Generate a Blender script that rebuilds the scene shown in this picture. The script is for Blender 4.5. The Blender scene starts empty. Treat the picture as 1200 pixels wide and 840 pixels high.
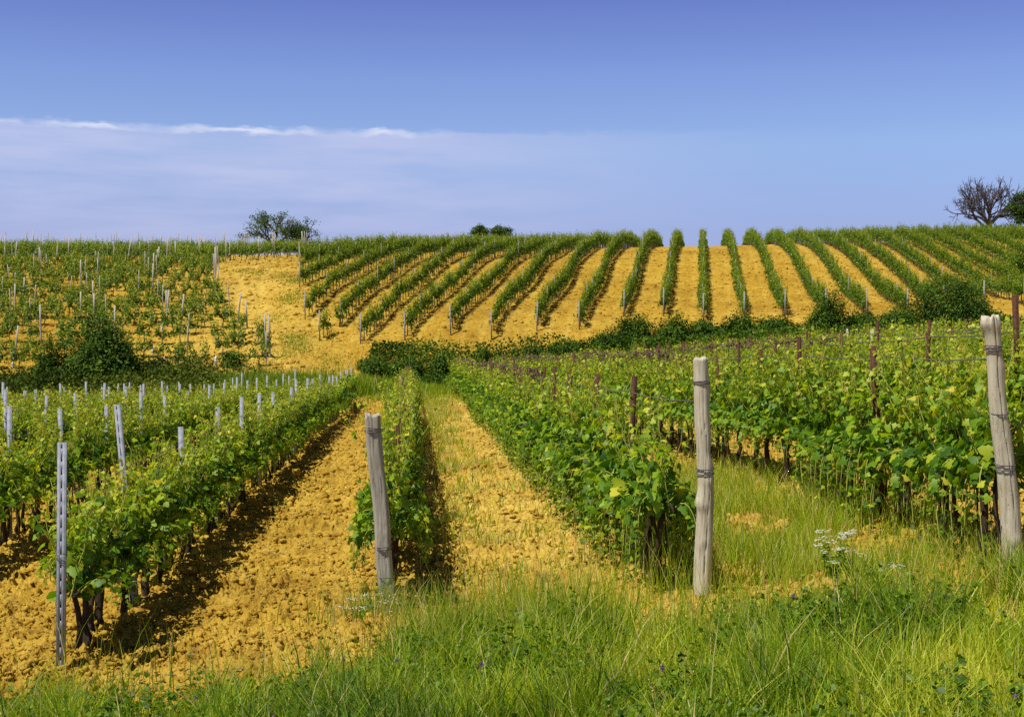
import bpy, math, random
import numpy as np
from mathutils import Vector, Matrix
R = math.radians
random.seed(7)
RNG = np.random.default_rng(7)
SC = bpy.context.scene
COL = SC.collection

# ------------------------------------------------------------------ camera, sky, sun, exposure
F = 1667.0                # focal length in photo pixels (50 mm)
EYE = 2.6
cam_d = bpy.data.cameras.new("camera"); cam = bpy.data.objects.new("camera", cam_d); COL.objects.link(cam)
cam_d.lens = 50; cam_d.sensor_width = 36; cam_d.clip_start = 0.1; cam_d.clip_end = 20000
cam.location = (0, 0, EYE); cam.rotation_euler = (R(90) - math.atan(20 / F), 0, 0)
SC.camera = cam

SUN_EL = R(61); SUN_DIR = Vector((-0.80, -0.60, 0)).normalized()          # horizontal direction towards the sun
to_sun = Vector((SUN_DIR.x * math.cos(SUN_EL), SUN_DIR.y * math.cos(SUN_EL), math.sin(SUN_EL)))
sun_d = bpy.data.lights.new("sun", 'SUN'); sun = bpy.data.objects.new("sun", sun_d); COL.objects.link(sun)
sun_d.energy = 5.0; sun_d.angle = R(0.5); sun_d.color = (1.0, 0.955, 0.87)
sun.rotation_euler = (-to_sun).to_track_quat('-Z', 'Y').to_euler(); sun.location = (-40, -20, 60)

W = bpy.data.worlds.new("World"); SC.world = W; W.use_nodes = True
nt = W.node_tree; N = nt.nodes; L = nt.links; N.clear()
def wn(t, **k):
    n = N.new(t)
    for a, b in k.items(): setattr(n, a, b)
    return n
def wmath(op, a, b=None, c=None, clamp=False):
    n = wn('ShaderNodeMath', operation=op, use_clamp=clamp)
    for i, v in enumerate((a, b, c)):
        if v is None: continue
        if isinstance(v, (int, float)): n.inputs[i].default_value = v
        else: L.new(v, n.inputs[i])
    return n.outputs[0]
def wramp(fac, stops, interp='LINEAR'):
    n = wn('ShaderNodeValToRGB'); n.color_ramp.interpolation = interp
    cr = n.color_ramp
    while len(cr.elements) > 1: cr.elements.remove(cr.elements[0])
    cr.elements[0].position = stops[0][0]; cr.elements[0].color = stops[0][1]
    for p, c in stops[1:]:
        e = cr.elements.new(p); e.color = c
    L.new(fac, n.inputs[0]); return n.outputs[0]
def wmix(fac, a, b, mode='MIX'):
    n = wn('ShaderNodeMix', data_type='RGBA', blend_type=mode)
    for s, v in ((n.inputs[0], fac), (n.inputs[6], a), (n.inputs[7], b)):
        if isinstance(v, (int, float)): s.default_value = v
        elif isinstance(v, tuple): s.default_value = v
        else: L.new(v, s)
    return n.outputs[2]
sky = wn('ShaderNodeTexSky', sky_type='NISHITA', sun_disc=False)
sky.sun_elevation = SUN_EL; sky.sun_rotation = math.atan2(SUN_DIR.x, SUN_DIR.y)
sky.air_density = 1.0; sky.dust_density = 0.3; sky.ozone_density = 2.5
tc = wn('ShaderNodeTexCoord'); sep = wn('ShaderNodeSeparateXYZ'); L.new(tc.outputs['Generated'], sep.inputs[0])
X_, Y_, Z_ = sep.outputs
hor = wmath('SQRT', wmath('ADD', wmath('MULTIPLY', X_, X_), wmath('MULTIPLY', Y_, Y_)))
tanel = wmath('DIVIDE', Z_, wmath('MAXIMUM', hor, 0.001))                  # slope above the horizon
az = wmath('ARCTAN2', X_, Y_)
# blue-violet tint of the air, by height above the horizon
TINT = [(0.0, (0.92, 0.74, 1.14, 1)), (0.066, (0.76, 0.72, 1.18, 1)), (0.135, (1.04, 1.06, 1.38, 1)), (0.186, (0.98, 0.96, 1.38, 1)), (0.255, (0.70, 0.66, 1.20, 1)), (0.45, (0.35, 0.38, 0.62, 1)), (0.9, (0.20, 0.22, 0.36, 1))]
tint = wramp(wmath('MULTIPLY', tanel, 1.0, clamp=True), TINT)
base = wmix(1.0, sky.outputs[0], tint, 'MULTIPLY')
# cloud bank low on the left
comb = wn('ShaderNodeCombineXYZ'); L.new(wmath('MULTIPLY', az, 3.0), comb.inputs[0]); L.new(wmath('MULTIPLY', tanel, 22.0), comb.inputs[1])
n1 = wn('ShaderNodeTexNoise'); n1.inputs['Scale'].default_value = 2.2; n1.inputs['Detail'].default_value = 7; n1.inputs['Roughness'].default_value = 0.55; L.new(comb.outputs[0], n1.inputs[0])
comb2 = wn('ShaderNodeCombineXYZ'); L.new(wmath('MULTIPLY', az, 40.0), comb2.inputs[0]); L.new(wmath('MULTIPLY', tanel, 130.0), comb2.inputs[1])
n2 = wn('ShaderNodeTexNoise'); n2.inputs['Scale'].default_value = 1.0; n2.inputs['Detail'].default_value = 6; n2.inputs['Roughness'].default_value = 0.6; L.new(comb2.outputs[0], n2.inputs[0])
comb3 = wn('ShaderNodeCombineXYZ'); L.new(wmath('MULTIPLY', az, 13.0), comb3.inputs[0])
n3 = wn('ShaderNodeTexNoise'); n3.inputs['Scale'].default_value = 1.0; n3.inputs['Detail'].default_value = 3; L.new(comb3.outputs[0], n3.inputs[0])
edge = wmath('ADD', 0.1475, wmath('MULTIPLY', wmath('SUBTRACT', n2.outputs[0], 0.5), 0.012))
inbank = wn('ShaderNodeMapRange', interpolation_type='SMOOTHSTEP'); L.new(wmath('SUBTRACT', edge, tanel), inbank.inputs[0])
inbank.inputs[1].default_value = -0.0005; inbank.inputs[2].default_value = 0.004
fade = wn('ShaderNodeMapRange', interpolation_type='SMOOTHSTEP'); L.new(wmath('ADD', az, wmath('MULTIPLY', wmath('SUBTRACT', n1.outputs[0], 0.5), 0.25)), fade.inputs[0])
fade.inputs[1].default_value = -0.12; fade.inputs[2].default_value = 0.24; fade.inputs[3].default_value = 1.0; fade.inputs[4].default_value = 0.0
low = wn('ShaderNodeMapRange', interpolation_type='SMOOTHSTEP'); L.new(tanel, low.inputs[0])
low.inputs[1].default_value = 0.06; low.inputs[2].default_value = 0.115; low.inputs[3].default_value = 0.62; low.inputs[4].default_value = 1.0
streak = wn('ShaderNodeMapRange'); L.new(n1.outputs[0], streak.inputs[0]); streak.inputs[1].default_value = 0.36; streak.inputs[2].default_value = 0.64; streak.inputs[3].default_value = 0.30; streak.inputs[4].default_value = 1.0
bank = wmath('MULTIPLY', wmath('MULTIPLY', inbank.outputs[0], fade.outputs[0]), wmath('MULTIPLY', low.outputs[0], streak.outputs[0]))
CL1 = (5.9, 6.3, 9.0, 1)
CL2 = (8.6, 8.9, 10.4, 1)
c1 = wmix(wmath('MULTIPLY', bank, 0.78), base, CL1)
# bright ragged rim of the bank
rimd = wmath('ABSOLUTE', wmath('SUBTRACT', tanel, wmath('SUBTRACT', edge, 0.002)))
rim = wn('ShaderNodeMapRange', interpolation_type='SMOOTHSTEP'); L.new(rimd, rim.inputs[0]); rim.inputs[1].default_value = 0.0; rim.inputs[2].default_value = 0.0034; rim.inputs[3].default_value = 1; rim.inputs[4].default_value = 0
patch = wn('ShaderNodeMapRange', interpolation_type='SMOOTHSTEP'); L.new(n3.outputs[0], patch.inputs[0]); patch.inputs[1].default_value = 0.38; patch.inputs[2].default_value = 0.60
fade2 = wn('ShaderNodeMapRange', interpolation_type='SMOOTHSTEP'); L.new(az, fade2.inputs[0]); fade2.inputs[1].default_value = -0.08; fade2.inputs[2].default_value = -0.03; fade2.inputs[3].default_value = 1; fade2.inputs[4].default_value = 0
c2 = wmix(wmath('MULTIPLY', wmath('MULTIPLY', rim.outputs[0], patch.outputs[0]), wmath('MULTIPLY', fade2.outputs[0], 0.75)), c1, CL2)
bg = wn('ShaderNodeBackground'); bg.inputs[1].default_value = 0.086; L.new(c2, bg.inputs[0])
wo = wn('ShaderNodeOutputWorld'); L.new(bg.outputs[0], wo.inputs[0])

SC.view_settings.view_transform = 'Standard'; SC.view_settings.look = 'None'; SC.view_settings.gamma = 1.0
SC.view_settings.exposure = 0.12; SC.view_settings.use_curve_mapping = False
SC.render.engine = 'CYCLES'
SC.cycles.max_bounces = 4; SC.cycles.diffuse_bounces = 2; SC.cycles.transmission_bounces = 3; SC.cycles.glossy_bounces = 2
SC.cycles.use_denoising = False

# ------------------------------------------------------------------ numeric helpers
def hash2(ix, iy, seed):
    h = (ix.astype(np.int64) * 374761393 + iy.astype(np.int64) * 668265263 + seed * 2147483647 + 12345) & 0xffffffff
    h = ((h ^ (h >> 13)) * 1274126177) & 0xffffffff
    h = (h ^ (h >> 16)) & 0xffffffff
    return h / 4294967295.0
def vnoise(x, y, seed=0):
    ix = np.floor(x); iy = np.floor(y); fx = x - ix; fy = y - iy
    fx = fx * fx * (3 - 2 * fx); fy = fy * fy * (3 - 2 * fy)
    a = hash2(ix, iy, seed); b = hash2(ix + 1, iy, seed); c = hash2(ix, iy + 1, seed); d = hash2(ix + 1, iy + 1, seed)
    return (a * (1 - fx) + b * fx) * (1 - fy) + (c * (1 - fx) + d * fx) * fy
def fbm(x, y, seed=0, octv=4):
    t = 0; a = 0.5; s = 0
    for o in range(octv):
        t = t + a * vnoise(x, y, seed + o * 17); s += a
        x = x * 2.03 + 11.3; y = y * 2.03 + 7.1; a *= 0.5
    return t / s

# ------------------------------------------------------------------ the lie of the land (heights relative to the eye, then lifted)
def P(px, py, D): return ((px - 600) / F * D, D, (400 - py) / F * D)
CP = [
 # near ground, falling from the bank where the photographer stands; higher towards the right
 (-3.5, 10.9, -2.60), (-3.6, 14, -2.6), (-1.1, 12.7, -2.44), (1.53, 11.6, -2.09), (3.9, 11.0, -1.76), (3.35, 19, -1.84), (2.6, 30, -2.0),
 (-5.0, 8, -2.55), (0, 8, -2.28), (3, 8, -1.85), (7, 11, -1.35), (-8, 10, -2.62), (-8, 20, -2.66), (-4.8, 30, -2.66), (-14, 30, -2.8),
 (0, 0, -1.55), (-8, 0, -1.9), (8, 0, -1.2), (0, -15, -1.3), (-20, -15, -1.7), (20, -15, -1.0), (20, 5, -0.9), (-20, 5, -2.4), (40, 10, 0), (-40, 10, -2.7), (-50, -15, -2.4), (50, -15, 0),
 (0.1, 31.8, -2.31), (1.2, 18.2, -2.17), (0.3, 22.8, -2.28), (-1.1, 50, -2.5), (-3.0, 77, -2.8), (-1.5, 28, -2.45), (-2.5, 50, -2.6), (-4.8, 70, -2.7),
 (-6.4, 60, -2.75), (-7.4, 65, -2.72), (-20, 60, -3.65), (-13, 60, -3.3), (-14, 42, -2.95), (-28, 60, -3.9), (-10, 40, -2.8),
 (-0.65, 77, -2.45), (6, 77, -2.0), (12, 77, -1.5), (18, 77, -1.2), (26, 77, -0.85), (8, 20, -1.42), (8, 35, -1.6), (16, 40, -1.15), (12, 60, -1.5), (24, 60, -0.8), (3, 50, -2.2), (40, 50, 0.3), (45, 77, 0.2),
 # ditch and bank under the bushes
 P(420, 445, 77), P(560, 440, 82), P(650, 425, 82), P(800, 415, 82), P(950, 402, 82), P(1100, 395, 82),
 P(300, 432, 76), P(400, 436, 76), P(180, 436, 77), P(50, 436, 77), P(-150, 436, 77),
 # foot of the hill
 P(345, 402, 83), P(425, 403, 83.6), P(477, 398, 84), P(530, 392, 85), P(578, 391, 85), P(632, 388, 86), P(681, 386, 86.5), P(735, 381, 88), P(780, 378, 88), P(827, 376, 88), P(873, 374, 88), P(921, 372, 88), P(970, 371, 88), P(1015, 370, 88), P(1062, 369, 89), P(1151, 360, 90), P(1230, 352, 92),
 # slope
 P(453, 383, 88), P(497, 342, 100), P(533, 308, 113), P(560, 298, 124), P(577, 339, 101), P(620, 303, 123),
 P(703, 340, 104), P(712, 309, 114), P(722, 297, 124), P(822, 340, 104), P(822, 308, 116), P(800, 290, 140), P(722, 291, 136), P(640, 294, 138), P(560, 296, 138),
 P(1029, 343, 103), P(1152, 350, 98), P(1029, 330, 108), P(1000, 288, 140), P(1120, 283, 141), P(950, 317, 114), P(1230, 322, 112), P(1230, 283, 140), P(1040, 312, 118), P(1140, 310, 120),
 P(359, 374, 90), P(349, 339, 97), P(350, 313, 110), P(360, 302, 125), P(355, 299, 138),
 P(300, 400, 82), P(300, 352, 96), P(300, 316, 113), P(290, 304, 128), P(200, 304, 128), P(200, 355, 96), P(100, 303, 128), P(100, 355, 96), P(0, 303, 128), P(0, 355, 96), P(-200, 303, 128), P(-200, 355, 96), P(150, 326, 110), P(0, 326, 110), P(200, 402, 82), P(50, 402, 82),
 (0, 165, 10.2), (-30, 165, 9.6), (-70, 165, 9.0), (25, 165, 10.8), (55, 165, 11.4), (80, 140, 10.2), (80, 90, 3), (95, 165, 10.8), (0, 210, 10.0), (-80, 210, 9.0), (80, 210, 11.0),
 (0, 300, 5), (-100, 300, 4), (100, 300, 4), (-90, 90, 1.5), (-90, 60, -2.5), (100, 40, 1), (-90, 128, 7), (-90, -15, -2), (100, -15, 1),
]
CP = np.array(CP, float)
class Land:
    def __init__(s):
        pts = CP[:, :2] / 50.0; z = CP[:, 2] + EYE; n = len(pts)
        d2 = ((pts[:, None] - pts[None]) ** 2).sum(-1)
        K = 0.5 * d2 * np.log(d2 + 1e-12); K[np.arange(n), np.arange(n)] = 0
        A = np.zeros((n + 3, n + 3)); A[:n, :n] = K + np.eye(n) * 2e-4
        A[:n, n] = 1; A[:n, n + 1:] = pts; A[n, :n] = 1; A[n + 1:, :n] = pts.T
        b = np.zeros(n + 3); b[:n] = z
        w = np.linalg.solve(A, b)
        s.x0, s.y0, s.st = -150.0, -20.0, 1.0
        gx = np.arange(-150, 151, 1.0) / 50; gy = np.arange(-20, 321, 1.0) / 50
        GX, GY = np.meshgrid(gx, gy)
        q = np.stack([GX.ravel(), GY.ravel()], 1); out = np.zeros(len(q))
        for i in range(0, len(q), 20000):
            c = q[i:i + 20000]; dd = ((c[:, None] - pts[None]) ** 2).sum(-1)
            out[i:i + 20000] = (0.5 * dd * np.log(dd + 1e-12)) @ w[:n] + w[n] + c @ w[n + 1:]
        s.G = out.reshape(GX.shape)
        s.G = np.clip(s.G, -6, 14)
    def __call__(s, x, y):
        x = np.asarray(x, float); y = np.asarray(y, float)
        ny, nx = s.G.shape
        u = np.clip((x - s.x0) / s.st, 1, nx - 3.001); v = np.clip((y - s.y0) / s.st, 1, ny - 3.001)
        iu = np.floor(u).astype(int); iv = np.floor(v).astype(int); fu = u - iu; fv = v - iv
        def wts(t): return (-.5 * t + t * t - .5 * t ** 3, 1 - 2.5 * t * t + 1.5 * t ** 3, .5 * t + 2 * t * t - 1.5 * t ** 3, -.5 * t * t + .5 * t ** 3)
        wu = wts(fu); wv = wts(fv); z = 0
        for j in range(4):
            r = 0
            for i in range(4): r = r + wu[i] * s.G[iv + j - 1, iu + i - 1]
            z = z + wv[j] * r
        far = np.clip((np.hypot(x, y) - 330) / 700, 0, 1)
        return z * (1 - far) + 2.0 * far
H = Land()
def h1(x, y): return float(H(np.array([x]), np.array([y]))[0])

# row geometry --------------------------------------------------------
SL = -0.069                                   # foreground rows: X = c + SL * Y
LEFT = [(-2.72 - 2.45 * i) for i in range(0, 11)]
RIGHT = [-0.22, 2.14, 4.66] + [7.1 + 2.42 * i for i in range(0, 13)]
HS = 0.1332                                   # hill rows: X = c + HS * Y
def HC(k): return 0.13 + 2.52 * k
def in_frame(x, y, m=60): return y > 3 and abs(x / y * F) < 600 + m

# ------------------------------------------------------------------ mesh building
class MB:
    def __init__(s): s.v = []; s.q = []; s.t = []; s.a = []; s.n = 0
    def add(s, v, q=None, t=None, tone=0.5):
        v = np.asarray(v, float).reshape(-1, 3)
        s.v.append(v)
        if q is not None and len(q): s.q.append(np.asarray(q, int) + s.n)
        if t is not None and len(t): s.t.append(np.asarray(t, int) + s.n)
        s.a.append(np.broadcast_to(np.asarray(tone, float), (len(v),)).copy() if np.ndim(tone) == 0 else np.asarray(tone, float))
        s.n += len(v)
    def merge(s, o, M=None, dt=0.0):
        if not o.n: return
        v = np.concatenate(o.v)
        if M is not None: v = v @ M[:3, :3].T + M[:3, 3]
        q = np.concatenate(o.q) if o.q else None; t = np.concatenate(o.t) if o.t else None
        s.add(v, q, t, np.concatenate(o.a) + dt)
    def tube(s, pts, rad, n=6, tone=0.5, cap=True):
        pts = np.asarray(pts, float); m = len(pts)
        rad = np.broadcast_to(np.asarray(rad, float), (m,))
        T = np.gradient(pts, axis=0); T /= np.linalg.norm(T, axis=1)[:, None] + 1e-9
        ref = np.array([0, 0, 1.0]) if abs(T[0, 2]) < 0.8 else np.array([1.0, 0, 0])
        U = np.cross(T, ref); U /= np.linalg.norm(U, axis=1)[:, None] + 1e-9
        V = np.cross(T, U)
        an = np.arange(n) * 2 * np.pi / n
        ring = (np.cos(an)[None, :, None] * U[:, None] + np.sin(an)[None, :, None] * V[:, None]) * rad[:, None, None] + pts[:, None]
        i = np.arange(m - 1)[:, None] * n; j = np.arange(n)[None]; j2 = (j + 1) % n
        q = np.stack([i + j, i + j2, i + n + j2, i + n + j], -1).reshape(-1, 4)
        v = ring.reshape(-1, 3); t = []
        if cap and n > 3:
            v = np.vstack([v, pts[-1]]); top = len(v) - 1
            t = [((m - 1) * n + k, (m - 1) * n + (k + 1) % n, top) for k in range(n)]
        s.add(v, q, t, tone)
    def box(s, c, d, tone=0.5, rot=None):
        c = np.array(c, float); d = np.array(d, float) / 2
        v = np.array([[x, y, z] for z in (-1, 1) for y in (-1, 1) for x in (-1, 1)], float) * d
        if rot is not None: v = v @ rot.T
        s.add(v + c, [(0, 2, 3, 1), (4, 5, 7, 6), (0, 1, 5, 4), (2, 6, 7, 3), (0, 4, 6, 2), (1, 3, 7, 5)], None, tone)
    def mesh(s, name, mat, smooth=False):
        me = bpy.data.meshes.new(name)
        v = np.concatenate(s.v).astype(np.float32)
        q = np.concatenate(s.q) if s.q else np.zeros((0, 4), int); t = np.concatenate(s.t) if s.t else np.zeros((0, 3), int)
        loops = np.concatenate([q.ravel(), t.ravel()]).astype(np.int32)
        starts = np.concatenate([np.arange(len(q)) * 4, len(q) * 4 + np.arange(len(t)) * 3]).astype(np.int32)
        me.vertices.add(len(v)); me.vertices.foreach_set('co', v.ravel())
        me.loops.add(len(loops)); me.loops.foreach_set('vertex_index', loops)
        me.polygons.add(len(starts)); me.polygons.foreach_set('loop_start', starts)
        at = me.attributes.new('tone', 'FLOAT', 'POINT'); at.data.foreach_set('value', np.concatenate(s.a).astype(np.float32))
        if smooth: me.polygons.foreach_set('use_smooth', np.ones(len(starts), bool))
        me.update(calc_edges=True); me.materials.append(mat)
        return me
    def obj(s, name, mat, parent=None, smooth=False, loc=None):
        o = bpy.data.objects.new(name, s.mesh(name, mat, smooth)); COL.objects.link(o)
        if parent: o.parent = parent
        if loc is not None: o.location = loc
        return o
def link(name, me, parent=None, loc=None, rz=0, sc=None):
    o = bpy.data.objects.new(name, me); COL.objects.link(o)
    if parent: o.parent = parent
    if loc is not None: o.location = loc
    if rz: o.rotation_euler.z = rz
    if sc is not None: o.scale = sc
    return o
def empty(name, loc, rz=0):
    o = bpy.data.objects.new(name, None); COL.objects.link(o); o.location = loc; o.rotation_euler = (0, 0, rz); o.empty_display_size = 0.1
    return o
def tag(o, label=None, cat=None, group=None, kind=None):
    if label:
        assert 4 <= len(label.split()) <= 16, label
        o['label'] = label
    if cat: o['category'] = cat
    if group: o['group'] = group
    if kind: o['kind'] = kind
    return o

# ------------------------------------------------------------------ materials
def mat_new(name):
    m = bpy.data.materials.new(name); m.use_nodes = True; m.node_tree.nodes.clear(); return m
class G:
    def __init__(s, m): s.t = m.node_tree
    def n(s, ty, **k):
        x = s.t.nodes.new(ty)
        for a, b in k.items(): setattr(x, a, b)
        return x
    def set(s, sock, v):
        if v is None: return
        if isinstance(v, (int, float, tuple)): sock.default_value = v
        else: s.t.links.new(v, sock)
    def math(s, op, a, b=None, c=None, clamp=False):
        x = s.n('ShaderNodeMath', operation=op, use_clamp=clamp); s.set(x.inputs[0], a); s.set(x.inputs[1], b); s.set(x.inputs[2], c); return x.outputs[0]
    def ramp(s, fac, stops):
        x = s.n('ShaderNodeValToRGB'); cr = x.color_ramp
        while len(cr.elements) > 1: cr.elements.remove(cr.elements[0])
        cr.elements[0].position = stops[0][0]; cr.elements[0].color = (*stops[0][1], 1)
        for p, c in stops[1:]: cr.elements.new(p).color = (*c, 1)
        s.set(x.inputs[0], fac); return x.outputs[0]
    def noise(s, vec, scale, detail=4, rough=0.55, out=0):
        x = s.n('ShaderNodeTexNoise'); s.set(x.inputs['Vector'], vec); x.inputs['Scale'].default_value = scale; x.inputs['Detail'].default_value = detail; x.inputs['Roughness'].default_value = rough
        return x.outputs[out]
    def mix(s, fac, a, b, mode='MIX'):
        x = s.n('ShaderNodeMix', data_type='RGBA', blend_type=mode); s.set(x.inputs[0], fac); s.set(x.inputs[6], a); s.set(x.inputs[7], b); return x.outputs[2]
    def attr(s, name='tone'): return s.n('ShaderNodeAttribute', attribute_name=name).outputs['Fac']
    def coord(s, o='Object'): return s.n('ShaderNodeTexCoord').outputs[o]
    def pos(s): return s.n('ShaderNodeNewGeometry').outputs['Position']
    def mapv(s, vec, sc): 
        x = s.n('ShaderNodeMapping'); s.set(x.inputs[0], vec); x.inputs['Scale'].default_value = sc; return x.outputs[0]
    def bump(s, h, strength=0.5, dist=0.02):
        x = s.n('ShaderNodeBump'); x.inputs['Strength'].default_value = strength; x.inputs['Distance'].default_value = dist; s.set(x.inputs['Height'], h); return x.outputs[0]
    def out(s, sh): s.t.links.new(sh, s.n('ShaderNodeOutputMaterial').inputs[0])
    def pbr(s, col, rough=0.8, nrm=None, spec=0.3, metal=0.0):
        x = s.n('ShaderNodeBsdfPrincipled'); s.set(x.inputs['Base Color'], col); s.set(x.inputs['Roughness'], rough); s.set(x.inputs['Metallic'], metal)
        s.set(x.inputs['Specular IOR Level'], spec)
        if nrm is not None: s.set(x.inputs['Normal'], nrm)
        return x.outputs[0]
def leaf_mat(name, stops, trans=0.4, rough=0.5, spec=0.35, tint=(1.1, 1.05, 0.5)):
    m = mat_new(name); g = G(m)
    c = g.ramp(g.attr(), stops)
    oi = g.n('ShaderNodeObjectInfo').outputs['Random']
    c = g.mix(1.0, c, g.ramp(oi, [(0, (0.86, 0.9, 0.9)), (1, (1.12, 1.08, 1.05))]), 'MULTIPLY')
    p = g.pbr(c, rough, None, spec)
    tr = g.n('ShaderNodeBsdfTranslucent'); g.set(tr.inputs[0], g.mix(1.0, c, (*tint, 1), 'MULTIPLY'))
    mx = g.n('ShaderNodeMixShader'); mx.inputs[0].default_value = trans
    m.node_tree.links.new(p, mx.inputs[1]); m.node_tree.links.new(tr.outputs[0], mx.inputs[2]); g.out(mx.outputs[0])
    return m
M = {}
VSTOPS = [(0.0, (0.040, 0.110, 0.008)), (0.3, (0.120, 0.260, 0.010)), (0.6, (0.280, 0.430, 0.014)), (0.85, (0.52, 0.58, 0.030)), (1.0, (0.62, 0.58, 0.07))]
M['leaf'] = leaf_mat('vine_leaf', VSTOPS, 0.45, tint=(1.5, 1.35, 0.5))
M['hill_leaf'] = leaf_mat('hill_vine_leaf', [(0.0, (0.032, 0.090, 0.008)), (0.5, (0.135, 0.245, 0.010)), (1.0, (0.40, 0.46, 0.018))], 0.38, tint=(1.3, 1.25, 0.5))
M['bush_leaf'] = leaf_mat('bush_leaf', [(0.0, (0.018, 0.048, 0.005)), (0.5, (0.060, 0.130, 0.010)), (1.0, (0.17, 0.26, 0.018))], 0.25, 0.7, 0.15)
M['tree_leaf'] = leaf_mat('tree_leaf', [(0.0, (0.03, 0.07, 0.014)), (0.5, (0.07, 0.14, 0.02)), (1.0, (0.13, 0.22, 0.03))], 0.3)
M['grass'] = leaf_mat('grass_blade', [(0.0, (0.030, 0.085, 0.005)), (0.4, (0.18, 0.315, 0.010)), (0.75, (0.42, 0.54, 0.022)), (0.93, (0.62, 0.66, 0.06)), (1.0, (0.72, 0.60, 0.25))], 0.45, tint=(1.25, 1.2, 0.4))
M['petal_white'] = leaf_mat('white_petal', [(0, (0.7, 0.7, 0.66)), (1, (0.85, 0.85, 0.8))], 0.3, tint=(1, 1, 0.9))
M['petal_violet'] = leaf_mat('violet_petal', [(0, (0.16, 0.06, 0.22)), (1, (0.30, 0.16, 0.42))], 0.3, tint=(1, 0.8, 1))
def bark(name, a, b, scale=30):
    m = mat_new(name); g = G(m); v = g.mapv(g.coord(), (1, 1, 0.25)); n = g.noise(v, scale, 5, 0.65)
    g.out(g.pbr(g.ramp(n, [(0.3, a), (0.7, b)]), 0.9, g.bump(n, 0.6, 0.01), 0.15)); return m
M['trunk'] = bark('vine_bark', (0.020, 0.013, 0.008), (0.085, 0.06, 0.038))
M['hill_trunk'] = bark('pale_vine_bark', (0.07, 0.05, 0.03), (0.20, 0.15, 0.09), 20)
M['cane'] = bark('green_cane', (0.26, 0.30, 0.05), (0.48, 0.44, 0.10))
M['dry'] = bark('dry_cane', (0.06, 0.038, 0.025), (0.20, 0.135, 0.085), 25)
M['bare'] = bark('bare_bark', (0.05, 0.045, 0.055), (0.13, 0.11, 0.12), 8)
def wood(name, dark, light, warm):
    m = mat_new(name); g = G(m); co = g.coord()
    n = g.noise(g.mapv(co, (1, 1, 0.035)), 55, 6, 0.7)
    big = g.noise(co, 3.5, 3)
    c = g.ramp(n, [(0.28, dark), (0.45, light), (0.75, tuple(min(1, x * 1.25) for x in light))])
    c = g.mix(g.ramp(big, [(0.42, (0, 0, 0)), (0.62, (1, 1, 1))]), c, (*warm, 1))
    c = g.mix(0.55, c, g.ramp(n, [(0.28, dark), (0.5, light), (0.75, light)]))
    sp = g.noise(co, 70, 2); c = g.mix(g.math('GREATER_THAN', sp, 0.70), c, (0.05, 0.045, 0.035, 1))
    g.out(g.pbr(c, 0.85, g.bump(n, 0.9, 0.006), 0.15)); return m
M['wood_grey'] = wood('grey_weathered_wood', (0.08, 0.07, 0.055), (0.44, 0.41, 0.34), (0.33, 0.29, 0.21))
M['wood_pale'] = wood('pale_weathered_wood', (0.12, 0.10, 0.07), (0.56, 0.51, 0.38), (0.46, 0.38, 0.24))
def metal(name, a, b, rough, met, sc=25):
    m = mat_new(name); g = G(m); n = g.noise(g.coord(), sc, 5, 0.6)
    g.out(g.pbr(g.ramp(n, [(0.35, a), (0.65, b)]), rough, g.bump(n, 0.2, 0.004), 0.4, met)); return m
M['steel0'] = metal('galvanised_steel', (0.24, 0.25, 0.30), (0.40, 0.41, 0.47), 0.7, 0.0)
def steel_m():
    m = mat_new('galvanised_post'); g = G(m); n = g.noise(g.coord(), 18, 5, 0.6)
    c = g.mix(g.math('GREATER_THAN', g.attr(), 0.2), (0.02, 0.02, 0.02, 1), g.ramp(n, [(0.35, (0.20, 0.215, 0.255)), (0.65, (0.33, 0.345, 0.39))]))  # low tone turns near-black: slot shade put into the colour; the rest is zinc
    g.out(g.pbr(c, 0.7, g.bump(n, 0.2, 0.004), 0.3)); return m
M['steel'] = steel_m()
M['steel_dark'] = metal('dark_slot', (0.02, 0.02, 0.02), (0.04, 0.035, 0.03), 0.9, 0.0)
M['rust'] = metal('rusty_steel', (0.035, 0.014, 0.008), (0.12, 0.042, 0.018), 0.85, 0.1)
M['wire'] = metal('old_wire', (0.10, 0.085, 0.075), (0.20, 0.17, 0.15), 0.6, 0.3)
M['concrete'] = metal('weathered_concrete', (0.20, 0.195, 0.19), (0.36, 0.35, 0.33), 0.9, 0.0, 12)
M['white_tube'] = metal('white_plastic', (0.7, 0.7, 0.68), (0.82, 0.82, 0.80), 0.5, 0.0)

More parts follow.
